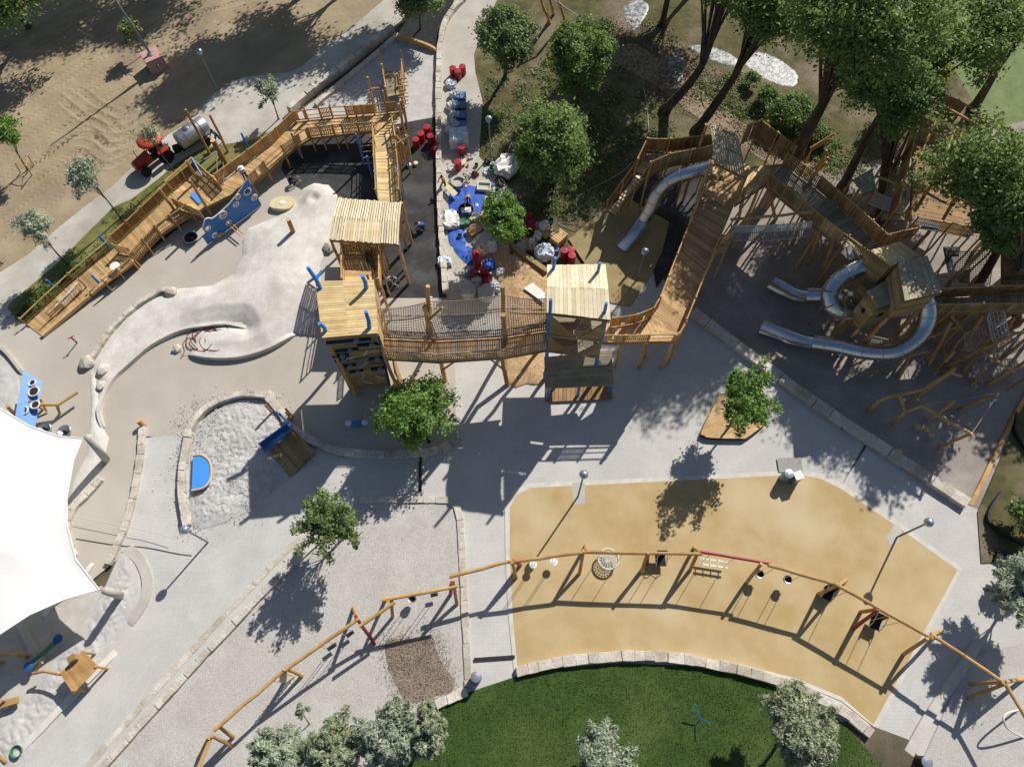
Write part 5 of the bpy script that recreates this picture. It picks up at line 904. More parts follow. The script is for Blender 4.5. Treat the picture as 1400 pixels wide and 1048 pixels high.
pallet('tall stack of pallets leaning by the second tower',764,330,math.radians(48),5); pallet('pallet with plastic bags right of the tree',742,318,math.radians(-35),2); pallet('pallet half under the tree canopy',722,336,math.radians(-30),2)
lump('plastic_bags','white plastic bags lying on a pallet','bags',743,313,.8,.6,.7,'white',.5,21); lump('bulk_bag','round tied bag of plastic waste by the pallets','bags',744,350,1.3,1.25,.9,'sheetplastic',.2,22,None,.7,5,.16); lump('bucket_white','white tub beside the pallets','tub',727,333,.45,.45,.45,'white',.1,23)
def tarp(lb,pts,seed):
    P=[G(*p,.08) for p in pts]; c=sum(P,Vector())/len(P); m=MB(); R_=crom(P,4,True); n=len(R_); r=random.Random(seed)
    for u in (1,.66,.33): 
        for p in R_: q=c.lerp(p,u); m.v.append((q.x,q.y,.06+.02+r.uniform(0,.09)*(1 if u<1 else .3)))
    m.v.append((c.x,c.y,.12))
    for j in range(2):
        for i in range(n): m.f.append((j*n+i,j*n+(i+1)%n,(j+1)*n+(i+1)%n,(j+1)*n+i))
    for i in range(n): m.f.append((2*n+i,2*n+(i+1)%n,3*n))
    o=m.build('tarpaulin','tarp',base=(c.x,c.y,0),smooth=True); tag(o,lb,'tarpaulin','blue tarpaulins')
tarp('large blue tarpaulin spread on the walkway under two workers',[(620,255),(640,253),(662,263),(656,292),(625,293),(613,280)],1); tarp('smaller blue tarpaulin below the dark shadow, beside the red drums',[(620,338),(648,340),(650,358),(640,362)],2); tarp('dark blue tarpaulin in shade beside the pale wall',[(614,310),(634,312),(636,336),(616,335)],3)
B=G(637,290); t=thing('mixing_tub','black mixing tub with a white board on it','tub',tuple(B)); MB().lathe(B,[(.45,0),(.58,.35),(.62,.37),(.56,.36),(.44,.06),(.02,.05)],20).build('tub','black',t); MB().box(B+Vector((.05,-.1,.38)),.75,.45,.05,.1).build('board','white',t)
B=G(627,250); t=thing('manhole_ring','open concrete manhole ring with rubble around it','manhole ring',tuple(B)); MB().lathe(B,[(.6,0),(.6,.25),(.42,.25),(.42,.05),(.02,.04)],22).build('ring','concrete',t)
for k in range(8): a=k*.8; lump_=MB(); lump_.box(B+Vector((math.cos(a)*.8,math.sin(a)*.7,0)),.2,.16,.14,a); lump_.build('rubble','stone',t)
B=G(662,258); t=thing('mortar_box','white mortar box with grey mix beside the tarpaulin','box',tuple(B)); MB().box(B,1.0,.75,.12,-.1).build('bottom','white',t)
for s in (-1,1): MB().box(B+Vector((.5*s,0,.12)),.06,.75,.25,-.1).build('side','white',t); MB().box(B+Vector((0,.36*s,.12)),1.0,.06,.25,-.1).build('side','white',t)
MB().box(B+Vector((0,.05,.12)),.9,.55,.08,-.1).build('mortar','concrete',t)
B=G(675,235); t=thing('crate','green crate at the corner of the walkway','crate',tuple(B)); MB().box(B,.62,.6,.05).build('bottom','greenplastic',t)
for s in (-1,1): MB().box(B+Vector((.3*s,0,.05)),.04,.6,.5).build('side','greenplastic',t); MB().box(B+Vector((0,.29*s,.05)),.56,.04,.5).build('side','greenplastic',t)
def plank(lb,pts,m='cream',z=.08): 
    P=[G(*p,z) for p in pts]; mm=MB(); mm.slab(P,.05); tag(mm.build('loose_plank',m,base=tuple(P[0])),lb,'plank','loose boards')
plank('pale timber board lying across the walkway wall',[(603,250),(608,246),(626,264),(620,269)],z=.55); plank('pale board pile beside the standing drum',[(630,219),(638,215),(637,223),(631,226)],z=.3); plank('white sheet panel leaning on the chip heap by the second tower',[(716,394),(728,386),(745,400),(744,414)],'white',.5)
B=G(650,318); t=thing('sand_box','timber box of sand beside the tree','box',tuple(B)); MB().box(B,1.1,.8,.5,.6).build('box','woodbrown',t); MB().lathe(B+Vector((0,0,.5)),[(.5,0),(.3,.12),(.02,.2)],12).build('sand','chips',t)
lump('green_sacks','dark green sacks beside the mixing tub','bags',634,307,1.0,.6,.4,'greenplastic',.1,31); lump('rubble_heap','pale rubble heap under the tree','rubble',665,330,1.6,1.0,.4,'concrete',.4,32,None,.6,4,.3); lump('rubble_heap','crumpled sheet heap by the red drums','rubble',661,344,1.0,.9,.5,'cream',.4,33,None,.6,4,.3)
lump('blue_sheet','crumpled blue sheet right of the red drums','plastic sheet',669,364,.7,.8,.4,'tarp',.4,34,None,.6,4,.3); lump('gravel_sack','dark sack at the foot of the lamp by the walkway','bags',668,222,.6,.5,.35,'dark',.4,35)
for lb,x,y in (('cream paint pot on the black rubber, left one',560,228),('cream paint pot on the black rubber, right one',569,226)):
    B=G(x,y); t=thing('paint_pot',lb,'pot',tuple(B)); MB().lathe(B,[(.16,0),(.18,.3),(.16,.31)],14).build('pot','cream',t); MB().lathe(B+Vector((0,0,.31)),[(.15,0),(.05,.02)],14).build('lid','white',t)
t=thing('curved_wall','kerb blocks lying beside the timber edge of the chip heap','timber',tuple(G(735,385))); MB().beam(G(700,338,.3),G(748,372,.3),.35,.5).build('sleeper','woodolive',t)
for lb,x,y,m in (('black nest basket beside the blue ship',263,328,'dark'),):
    B=G(x,y); t=thing('nest_basket',lb,'basket',tuple(B)); MB().lathe(B,[(.3,0),(.5,.3),(.54,.34),(.46,.32),(.3,.1),(.02,.08)],18).build('bowl','dark',t); MB().tube([B+Vector((math.cos(a)*.53,math.sin(a)*.53,.35)) for a in [2*math.pi*k/16 for k in range(17)]],.04,5,False).build('rim','galv',t)
MBt=thing('play_drum','white drum table on the ramp platform','drum',tuple(G(161,368,.75)),'steel play drums'); MB().lathe(G(161,368,.75),[(.1,0),(.1,.35),(.36,.4),(.36,.45),(.02,.46)],18).build('bowl','white',MBt)
for lb,pts in (('loose rope hanging from the shelter post, short black box beside it',[(598,382),(600,395),(596,404)]),): pass
rr=random.Random(12); USED=set(); CL=['white','cream','fabric','bagblue','woodpale','concrete','dark','sheetplastic','greenplastic']
for i in range(110):
    x=rr.uniform(612,690) if i<85 else rr.uniform(700,760); y=rr.uniform(212,400) if i<85 else rr.uniform(300,350); s=rr.uniform(.1,.38); k=rr.randrange(3); zr=rr.uniform(0,3)
    B=G(x,y); mm=rr.choice((['woodpale','wood','concrete'],['white','sheetplastic','bagblue','fabric'],['white','dark','cream','greenplastic'])[k]); cw=dict(woodpale='pale timber',wood='brown timber',concrete='grey concrete',white='white',sheetplastic='clear plastic',bagblue='blue',fabric='cream',dark='black',cream='cream',greenplastic='green')[mm]; lb=cw+' '+['offcut','crumpled wrapper','small tub'][k]+' lying '+(('near the red drum pair' if y<240 else 'around the large blue tarpaulin' if y<300 else 'between tree and walkway wall' if y<345 else 'by the white bulk bags') if i<85 else 'beside the pallets')
    if lb in USED: continue
    USED.add(lb); gr=['scrap offcuts on the walkway','crumpled wrappers on the walkway','small tubs on the walkway'][k]
    if k==0: o=MB().box(B,s*2.6,s*.5,.06,zr).build('offcut',mm,base=tuple(B)); tag(o,lb,'offcut',gr)
    elif k==1: lump('wrapper',lb,'wrapper',x,y,s*1.6,s*1.3,s*.7,mm,zr,200+i,gr,.5,3,.3)
    else: o=MB().lathe(B,[(s*.5,0),(s*.62,s*1.1),(s*.52,s*1.1),(s*.45,.05),(.02,.04)],12).build('small_tub',mm,base=tuple(B)); tag(o,lb,'tub',gr)
for i,(x,y,sx,sy,h_,m_,lb) in enumerate(((617,118,.8,.7,.5,'sheetplastic','crumpled clear sheet left of the upper drums'),(618,150,.6,1.0,.5,'white','white sheet slumped along the walkway wall by the blue bags'),(617,182,.7,.9,.5,'sheetplastic','clear sheet beside the sheeted pallet'),(640,216,.6,.5,.25,'stone','rubble by the drum at the sheeted pallet'),(640,240,.7,.5,.2,'concrete','grey mortar heap right of the manhole ring'),(618,232,.6,.4,.3,'white','white sack left of the lone walkway drum'),(651,300,.8,.6,.4,'cream','cream sack heap right of the mixing tub'),(672,340,.9,.7,.5,'white','white sack heap under the tree by the drums'),(657,318,.6,.5,.3,'concrete','grey sack next to the sand box'),(630,372,.8,.6,.15,'concrete','grey dust heap left of the drum heap'),(636,392,.7,.6,.4,'sheetplastic','clear bag left of the bulk bags'),(676,395,.6,.9,.5,'sheetplastic','clear sheet right of the bulk bags'),(705,322,.9,.7,.5,'white','white sack half under the tree by the pallets'),(712,340,.9,.7,.35,'concrete','rubble under the tree by the pallets'),(758,345,.7,.5,.4,'bagblue','blue sack between waste bag and drum trio'),(735,325,.6,.5,.5,'white','white sack between the two pallets'),(684,250,.8,.6,.3,'dark','dark earth heap beside the white sheet'),(650,240,.5,.4,.3,'hosered','rusty red bundle on the walkway'),(668,382,.5,.4,.5,'barrelred','crushed red can at the drum heap'))): lump('site_heap',lb,'heap',x,y,sx,sy,h_,m_,i*.7,300+i,'small heaps on the building site',.5,3,.3)
# ---------------- tractor and water tank
def wheel(t,c,ax,R_,w,hub):
    ax=Vector(ax).normalized(); o=MB(); o.lathe(Vector(c)-ax*w/2,[(R_*.62,0),(R_*.93,0),(R_,w*.15),(R_,w*.85),(R_*.93,w),(R_*.62,w)],20,ax); q=o.build('wheel','rubber',t); MB().lathe(Vector(c)-ax*w*.42,[(.05,0),(R_*.6,.02),(R_*.63,w*.8),(R_*.25,w*.84),(.04,w*.88)],16,ax).build('rim',hub,q); return q
F=G(193,238); R0=G(236,207); f=(F-R0); f.z=0; f=f.normalized(); s=Vector((f.y,-f.x,0)); c=(F+R0)/2; c.z=0
t=thing('tractor','red tractor with an orange roof parked on the gravel path','tractor',tuple(c)); P=lambda a,b,z: c+f*a+s*b+Vector((0,0,z)); rz=math.atan2(f.y,f.x)
m=MB(); m.hexa([P(.2,-.38,.65),P(1.75,-.32,.65),P(1.75,.32,.65),P(.2,.38,.65)],[P(.2,-.34,1.35),P(1.65,-.26,1.2),P(1.65,.26,1.2),P(.2,.34,1.35)]); m.build('hood','tractorred',t)
MB().box(P(-.2,0,.5),2.6,.5,.3,rz).build('chassis','dark',t); MB().box(P(-.5,0,.8),.5,.5,.15,rz).build('seat','black',t); MB().box(P(-.6,0,.95),.12,.5,.5,rz).build('seat_back','black',t)
for a in (-1,1):
    q=wheel(t,P(-.75,.72*a,.62),s,.62,.36,'tractorred'); wheel(t,P(1.25,.6*a,.42),s,.42,.26,'tractorred'); MB().box(P(-.75,.72*a,1.22),.9,.42,.08,rz).build('mudguard','tractorred',t)
    MB().tube([P(-1.0,.45*a,.9),P(-1.05,.45*a,2.15)],.04,6).build('roll_bar','dark',t); MB().tube([P(.2,.45*a,1.2),P(.1,.45*a,2.15)],.03,6).build('roll_bar','dark',t); MB().lathe(P(1.72,.2*a,1.05),[(.09,0),(.08,.04)],10,f).build('headlight','white',t)
o=MB(); n=12; rad=1.05
for j in range(5):
    r_=rad*math.cos(j*.34); zz=2.15+.35*math.sin(j*.34)
    for k in range(n): a=2*math.pi*k/n; o.v.append(tuple(P(-.5+r_*math.cos(a)*1.0,r_*math.sin(a)*.95,zz)))
for j in range(4):
    for k in range(n): o.f.append((j*n+k,j*n+(k+1)%n,(j+1)*n+(k+1)%n,(j+1)*n+k))
o.f.append(tuple(range(4*n,5*n))); o.f.append(tuple(range(n))[::-1]); o.build('roof','orangered',t,smooth=True)
MB().tube([P(.35,0,1.25),P(.1,0,1.6)],.03,6).build('steering_column','black',t); MB().tube([P(.1,0,1.6)+Vector((math.cos(a)*.2,math.sin(a)*.2,0)) for a in [2*math.pi*k/12 for k in range(13)]],.025,5,False).build('steering_wheel','black',t); MB().tube([P(1.0,.3,1.2),P(1.0,.3,1.9)],.035,6).build('exhaust','dark',t)
A0,A1=G(252,192,1.0),G(276,176,1.0); ax=(A1-A0).normalized(); c=(A0+A1)/2; c.z=0; s=Vector((ax.y,-ax.x,0)); L=2.6
t=thing('water_trailer','silver water tank trailer hitched behind the tractor','trailer',tuple(c)); q=c+Vector((0,0,1.2)); r=.72
MB().lathe(q-ax*L/2,[(.05,-.16),(r*.6,-.12),(r*.95,-.02),(r,.06),(r,L-.06),(r*.95,L+.02),(r*.6,L+.12),(.05,L+.16)],24,ax).build('tank','galv',t,smooth=True); MB().lathe(q+Vector((0,0,r-.02))-ax*.3,[(.25,0),(.25,.1),(.1,.14)],14).build('hatch','steel',t)
for k in (-.7,.7): MB().tube([q+ax*k+(s*math.cos(a)+Vector((0,0,1))*math.sin(a))*(r+.015) for a in [2*math.pi*j/20 for j in range(21)]],.03,4,False).build('band','greymetal',t)
for a in (-1,1): wheel(t,c+s*.78*a+ax*.5+Vector((0,0,.4)),s,.4,.24,'galv')
MB().box(c+Vector((0,0,.42)),2.9,.7,.12,math.atan2(ax.y,ax.x)).build('chassis','dark',t); MB().beam(c-ax*1.45+Vector((0,0,.45)),c-ax*2.7+Vector((0,0,.5)),.12).build('drawbar','dark',t); MB().box(c-ax*1.75+Vector((0,0,.5)),.5,.5,.5,.4).build('pump','black',t)
# ---------------- people
def person(lb, x, y, face, pose, top, legs, head='hair', z=0.0, H_=1.76, hat=None):
    B=G(x,y,z); k=H_/1.76; J={}; bend,squat,step=pose.get('bend',0),pose.get('squat',0),pose.get('step',.12); hip=.94-.5*squat
    def trunk(d,up): return Vector((0,math.sin(bend)*d,math.cos(bend)*d))
    pel=Vector((0,-.18*bend-.1*squat,hip)); ch=pel+trunk(.34,0); nk=pel+trunk(.54,0); hb=bend*.8; hd=nk+Vector((0,math.sin(hb)*.12,math.cos(hb)*.12)); ht=hd+Vector((0,math.sin(hb)*.15,math.cos(hb)*.15))
    vs=[];rs=[];es=[];mt=[]
    def add(p,r,par,m):
        vs.append(Vector(p)); rs.append(r); mt.append(m)
        if par is not None: es.append((par,len(vs)-1))
        return len(vs)-1
    ip=add(pel,.15,None,1); i0=add(pel+trunk(.17,0),.14,ip,0); i1=add(ch,.165,i0,0); i2=add(nk,.07,i1,2); i3=add(hd,.095,i2,3); add(ht,.09,i3,3)
    for s in (-1,1):
        st=step*s; kn=Vector((.1*s,pel.y+.12+.38*squat+st*.7,hip*.53+.08*squat)); an=Vector((.11*s,pel.y+.05*squat+st*1.3+.1*squat,.09)); a=add(pel+Vector((.1*s,0,-.07)),.1,ip,1); b=add(kn,.07,a,1); c_=add(an,.05,b,1); add(an+Vector((.01*s,.17,-.045)),.042,c_,4)
        sh=nk+Vector((.19*s,0,-.06)); ar=pose.get('arm',(.1,.3)); el=sh+Vector((.06*s,.24*ar[0]+.05,-.28)); wr=el+Vector((-.02*s,.25*math.sin(ar[1]),-.25*math.cos(ar[1]))); e0=add(sh,.065,i1,0); e1=add(el,.048,e0,0); e2=add(wr,.034,e1,2); hv=(wr-el).normalized(); pm=add(wr+hv*.07,.036,e2,2)
        for q in range(4): f1=add(wr+hv*(.12)+Vector(((q-1.5)*.02,0,0)),.010,pm,2); add(wr+hv*(.165+.01*(q in(1,2)))+Vector(((q-1.5)*.022,.012,0)),.008,f1,2)
        th=add(wr+hv*.06+Vector((-.045*s,.03,0)),.012,pm,2); add(wr+hv*.1+Vector((-.055*s,.05,0)),.009,th,2)
    me=bpy.data.meshes.new('person'); me.from_pydata([tuple(v*k) for v in vs],es,[]); o=bpy.data.objects.new('person',me); COL.objects.link(o); sk=o.modifiers.new('s','SKIN'); sk.use_smooth_shade=True
    for i,d in enumerate(me.skin_vertices[0].data): d.radius=(rs[i]*k,rs[i]*k); d.use_root=(i==0)
    su=o.modifiers.new('u','SUBSURF'); su.levels=1; su.render_levels=1
    dg=bpy.context.evaluated_depsgraph_get(); dg.update(); m2=bpy.data.meshes.new_from_object(o.evaluated_get(dg)); m2.name='person'; m2.materials.clear()
    for q in (top,legs,'skin',head,'black'): m2.materials.append(MATS[q])
    V=np.array([tuple(v*k) for v in vs])
    for pl in m2.polygons:
        j=int(np.argmin(((V-np.array(pl.center))**2).sum(1))); pl.material_index=mt[j]
    COL.objects.unlink(o); bpy.data.objects.remove(o)
    o=link(bpy.data.objects.new('person',m2)); o.location=B; o.rotation_euler=(0,0,face); tag(o,lb,'person','people on the building site')
    if hat:
        hp=(hd+ht)*.5*k+Vector((0,0,.05)); h_=MB(); h_.lathe(hp,[(.24,0),(.24,.02),(.13,.03),(.12,.12),(.03,.15)],14); q=h_.build('hat',hat); q.parent=o
    return o
R_=math.radians
person('person in a pale shirt and jeans standing beside the white sheet',703,213,R_(150),{'bend':.25,'arm':(.6,.9)},'shirtwhite','jeans')
person('shirtless person in dark trousers stepping over the walkway wall',608,259,R_(120),{'step':.22,'bend':.2,'arm':(.4,.6)},'skin','trouser')
person('shirtless person bending over on the blue tarpaulin',641,280,R_(180),{'bend':1.0,'arm':(.6,.5)},'skin','trouser')
person('person in blue clothes crouching on the black rubber',577,314,R_(100),{'bend':1.0,'squat':.8,'arm':(.8,.8)},'shirtblue','jeans')
person('person in a blue shirt walking on the gravel path behind the tank',301,196,R_(150),{'step':.2,'bend':.3,'arm':(.5,.8)},'shirtblue','trouser')
person('person with a white hat leaning on the ramp railing',338,247,R_(-150),{'bend':.5,'arm':(.8,.9)},'shirtwhite','jeans',hat='white',z=1.42)
person('person in dark clothes kneeling beside the dunes',401,252,R_(-60),{'bend':.8,'squat':.9,'arm':(.7,.8)},'trouser','jeans')
person('person in pale clothes kneeling under the shelter edge',534,388,R_(-100),{'bend':1.0,'squat':.8,'arm':(.7,.8)},'shirtwhite','trouser')
person('person in an orange vest at the left edge of the bare ground',0,362,R_(-30),{'bend':.3,'arm':(.4,.8)},'hivis','trouser')
# tree stakes, barrier tape
t=thing('tree_stakes','timber tripod stakes around the staked tree at the left','stakes',tuple(G(38,232)))
for x,y in ((28,236),(46,226),(44,240)): MB().tube([G(x,y),G(x-8,y-14,1.3)],.05,6).build('stake','wood',t)
MB().tube([G(20,222,1.2),G(38,212,1.2),G(36,226,1.2),G(20,222,1.2)],.04,5).build('brace','wood',t)
t=thing('barrier_tape','red and white tape strung across the beige lane and paving','tape',tuple(G(95,703))); MB().tube(crom([G(*p,.6) for p in ((92,703),(130,711),(175,720),(205,726),(235,735))],4),.02,4).build('tape','fabric',t)
t=thing('cable','thin dark cable across beige lane and paving','cable',tuple(G(105,736))); MB().tube(crom([G(*p,.1) for p in ((104,736),(160,745),(200,748),(240,756),(262,759))],4),.02,4).build('cable','dark',t)
# lawn blades: short tufts so the mown surface is not flat
rng=np.random.RandomState(5); P=crom(px2(LAWN),1,True); xs=[p.x for p in P]; ys=[p.y for p in P]; n=42000; X=rng.uniform(min(xs),max(xs),n); Y=rng.uniform(max(min(ys),-6),max(ys),n); D=sdist(X,Y,P); k=D>.05; X=X[k]; Y=Y[k]; n=len(X); a=rng.rand(n)*6.28; h=rng.uniform(.05,.11,n); w=.03; dx,dy=np.cos(a)*w,np.sin(a)*w; lx,ly=rng.normal(size=n)*.05,rng.normal(size=n)*.05
Zg=.12; V=np.stack([np.stack([X-dx,Y-dy,0*X+Zg-.03],1),np.stack([X+dx,Y+dy,0*X+Zg-.03],1),np.stack([X+lx,Y+ly,Zg+h],1)],1).reshape(-1,3); me=npmesh('grass',V,np.arange(3*n).reshape(-1,3)); me.materials.append(MATS['blade']); tag(link(bpy.data.objects.new('grass',me)),'short mown grass of the lawn','grass',None,'stuff')
# ------------------------------------------------------------------ trees
def tree(name, label, base, h, rx, rz, n, leaf, lm, K=60, cr=.30, trunk=.12, lean=(0,0), bark='bark', group=None, seed=1, ry=None, path=None, flat=.7, hollow=.3, cat='tree', up=.5, asp=.5, limbs=.55):
    """h = height of the crown's centre; rx, ry, rz = crown radii; the crown is K leafy sprays that fan out from the limbs"""
    rng=np.random.RandomState(seed); ry=ry or rx; t=thing(name,label,cat,tuple(base),group); B=Vector(base); R3=np.array([rx,ry,rz]); nn=lambda a:a/np.linalg.norm(a,axis=-1,keepdims=True)
    cc=np.array([lean[0],lean[1],h]); lob=nn(rng.normal(size=(9,3))); la=rng.uniform(-.55,.35,9)
    nb=max(9,K//7); mn=nn(rng.normal(size=(nb,3))+np.array([0,0,.25])); d=nn(mn[rng.randint(0,nb,K)]+rng.normal(size=(K,3))*.42); d[:,2]=np.where(d[:,2]<-.45,-d[:,2],d[:,2])
    f=1+sum(la[i]*np.clip(d@lob[i],0,1)**3 for i in range(9)); r=(.42+.68*rng.rand(K)**.7)*f
    E=cc+d*r[:,None]*R3; S=cc+(d*.35+rng.normal(size=(K,3))*.12)*r[:,None]*R3*np.array([1,1,.8]); E[:,2]=np.maximum(E[:,2],.3); S[:,2]=np.maximum(S[:,2],.25)
    k=rng.randint(0,K,n); u=rng.rand(n,1)**.75; side=rng.normal(size=(n,3)); wd=cr*min(rx,ry)*(.25+.75*np.sin(np.pi*np.clip(u*.8+.15,0,1)))*(.6+.7*rng.rand(K)[k][:,None])*.62
    M=(S+E)/2+rng.normal(size=(K,3))*.08*rx+np.array([0,0,.08*rz]); P=(1-u)**2*S[k]+2*u*(1-u)*M[k]+u*u*E[k]+side*wd*np.array([1,1,flat]); P[:,2]=np.maximum(P[:,2],.08)
    N=nn(nn(side)*.5+rng.normal(size=(n,3))*.55+np.array([0,0,up])); T_=nn(np.cross(N,rng.normal(size=(n,3)))); Bn=np.cross(N,T_); s=leaf*(.55+.8*rng.rand(n,1))
    V=np.stack([P-T_*s,P+Bn*s*asp,P+T_*s,P-Bn*s*asp],1).reshape(-1,3); me=npmesh('crown',V,np.arange(4*n).reshape(-1,4)); me.materials.append(MATS[lm]); link(bpy.data.objects.new('crown',me),t)
    m=MB(); m.sm=True
    tp=[Vector(p) for p in path] if path else [Vector((0,0,0)),Vector((lean[0]*.3+rng.uniform(-.05,.05),lean[1]*.3,h*.35)),Vector((lean[0]*.7,lean[1]*.7,h*.7)),Vector((lean[0],lean[1],h*1.0))]
    tp=crom(tp,4); L=len(tp); rad=[trunk*(1.35 if i==0 else 1)*(1-.78*i/(L-1)) for i in range(L)]
    m.tube([p+B for p in tp],rad,9)
    for i in range(int(K*limbs)):
        c=Vector(E[i]); s0=Vector(M[i]); j=min(L-2,max(int(L*.4),int(L*(.4+.5*rng.rand())))); a=tp[j]; r0=min(rad[j]*.55,max(.012,trunk*.28))
        m.tube([a+B,a.lerp(s0,.55)+Vector((0,0,.05*(c-a).length))+B,s0+B,s0.lerp(c,.9)+B],[r0,r0*.7,r0*.4,r0*.12],5,False)
    m.build('trunk',bark,t); return t
def tr(bpx, cpx, rpx, **k):                           # size from the survey: base pixel, crown-centre pixel, crown radius in pixels
    h=k.pop('h',None) or solve_h(bpx,cpx); B=G(*bpx); c=proj(B+Vector((0,0,h))); e=proj(B+Vector((1,0,h))); s=math.hypot(e[0]-c[0],e[1]-c[1]); X=G(*cpx,h)
    return dict(base=(B.x,B.y,0),h=h,rx=rpx/s,lean=(X.x-B.x,X.y-B.y),**k)
def T(name,label,*a,**k): return tree(name,label,**tr(*a,**k))
YG='young trees along the gravel path'
T('young_tree','small grey-green tree beside the wooden ramp, above the blue ship panel end of the path',(165,298),(123,244),27,rz=1.5,n=5200,leaf=.10,lm='leafgrey',K=40,trunk=.07,group=YG,seed=3)
T('young_tree','small grey-green tree by the ramp, leftmost along the grass strip',(93,362),(50,314),27,rz=1.5,n=5200,leaf=.10,lm='leafgrey',K=40,trunk=.07,group=YG,seed=4)
T('young_tree','slim grey-green tree behind the corner of the wooden walkway fence',(381,163),(369,125),17,rz=1.6,n=4600,leaf=.10,lm='leafgrey',K=34,trunk=.07,group=YG,seed=5)
T('young_tree','thin-leaved small tree standing over the red tractor',(239,236),(203,187),24,rz=1.5,n=900,leaf=.09,lm='leafolive',K=34,trunk=.07,group=YG,seed=6)
T('young_tree','small green tree beside the pink concrete mast block',(196,74),(178,42),17,rz=1.1,n=2200,leaf=.12,lm='leafdull',K=22,trunk=.06,group=YG,seed=7)
T('young_tree','bright green staked tree at the left edge of the bare ground',(38,232),(8,182),22,rz=1.2,n=3200,leaf=.12,lm='leafbright',K=26,trunk=.07,group=YG,seed=8)
T('plane_tree','dense bright green tree beside the climbing wall tower',(586,604),(567,556),57,rz=2.2,n=26000,leaf=.10,lm='leafbright',K=75,cr=.25,trunk=.13,seed=9,h=3.2)
T('plane_tree','open-crowned light green tree on the gravel bed edge',(468,738),(449,705),60,rz=2.7,n=7500,leaf=.11,lm='leafdull',K=46,cr=.15,trunk=.10,seed=10,h=3.6,hollow=.2)
T('plane_tree','light green tree growing from the triangular timber planter',(996,586),(1012,548),54,rz=3.0,n=9000,leaf=.11,lm='leafbright',K=42,cr=.16,trunk=.10,seed=11,h=3.8,hollow=.2)
PK='round trees in the grass beside the walkway'
T('park_tree','broad green tree next to the top of the curved walkway',(690,108),(702,55),60,rz=3.3,n=36000,leaf=.13,lm='leafdull',K=110,cr=.2,trunk=.2,group=PK,seed=12,h=4.5)
T('park_tree','dark green tree right of the broad walkway tree',(788,150),(795,88),56,rz=3.2,n=32000,leaf=.13,lm='leafgreen',K=100,cr=.2,trunk=.2,group=PK,seed=13,h=4.4)
T('park_tree','large round green tree above the white sheeted pile',(757,250),(758,192),68,rz=3.5,n=40000,leaf=.13,lm='leafgreen',K=120,cr=.2,trunk=.22,group=PK,seed=14,h=4.3)
T('park_tree','green tree standing over the heap of building materials',(700,350),(690,304),43,rz=2.4,n=20000,leaf=.11,lm='leafbright',K=70,cr=.2,trunk=.14,group=PK,seed=15,h=3.8)
def big(label,bpx,path,cpx,h,rpx,rz,n,lm='leafgreen',seed=1,leaf=.26,K=110,trunk=.42,group='tall old trees by the stream',cr=.22,ryf=None,**k):
    B=G(*bpx); pth=[(0,0,0)]+[tuple(G(x,y,z)-B) for x,y,z in path]; X=G(*cpx,h); c=proj(X); e=proj(X+Vector((1,0,0))); s=math.hypot(e[0]-c[0],e[1]-c[1])
    return tree('tall_tree',label,(B.x,B.y,0),h,rpx/s,rz,n,leaf,lm,K=K,cr=cr,trunk=trunk,lean=(X.x-B.x,X.y-B.y),group=group,seed=seed,path=pth,ry=(rpx*ryf/s if ryf else None),**k)
BT='leafgreen'
big('tall tree with a long bare slanting trunk, leftmost by the stream',(908,152),[(950,105,3.5),(972,60,6),(984,5,8.5)],(992,-55),10.5,82,3.0,24480,seed=21,leaf=.135,cr=.27,limbs=.25)
big('tall tree whose trunk starts behind the slatted shelter roof',(952,180),[(990,125,3.5),(1015,85,6),(1026,40,8.5)],(1062,22),10.5,82,3.2,27360,seed=22,lm='leafgreen',leaf=.135,cr=.27,limbs=.25)
big('tall tree with the thickest trunk beside the boardwalk',(1086,215),[(1115,160,4),(1140,115,7),(1158,70,10)],(1180,30),14.5,114,4.0,46080,seed=23,trunk=.55,K=190,leaf=.135,cr=.27,limbs=.25)
big('tall tree with branches reaching towards the turf pitch',(1150,260),[(1190,180,4),(1230,110,8)],(1305,40),12,89,3.2,31680,seed=29,trunk=.4,K=150,leaf=.135,cr=.27,limbs=.25)
big('dark leafy tree with its trunk between boardwalk and shelter',(1205,300),[(1208,245,3),(1212,190,6)],(1214,125),10.5,62,3.4,24480,seed=24,lm='leafdeep',trunk=.5,leaf=.13,cr=.27,limbs=.25)
big('big tree spreading over the corner of the upper play deck',(1330,400),[(1370,330,4),(1385,260,8)],(1348,243),10.5,85,2.8,24480,seed=25,trunk=.4,K=150,leaf=.13,cr=.27,limbs=.25)
big('lower tree crown hanging over the net funnels',(1390,440),[(1395,380,4),(1390,330,7)],(1352,292),9,50,2.2,11520,seed=35,lm='leafdeep',trunk=.3,K=70,leaf=.13,cr=.27,limbs=.3)
big('leafy tree at the top right corner above the turf pitch',(1330,150),[(1360,100,4),(1380,50,8)],(1392,10),10.5,69,2.6,15840,seed=26,leaf=.17)
big('tall tree beyond the right edge shading the rope course',(1385,420),[(1420,350,4),(1470,280,8)],(1478,300),10.5,80,3.0,5760,seed=27,leaf=.2)
big('tall tree beyond the right edge shading the pole tangle',(1430,320),[(1460,270,4),(1500,215,8)],(1530,150),10.5,86,3.2,6480,seed=28,leaf=.2)
big('tall tree beyond the right edge shading the net tunnel',(1500,400),[(1540,330,4),(1590,270,8)],(1610,230),10.5,86,3.2,7200,seed=39,leaf=.2)
SHD='trees beyond the top edge shading the ground'
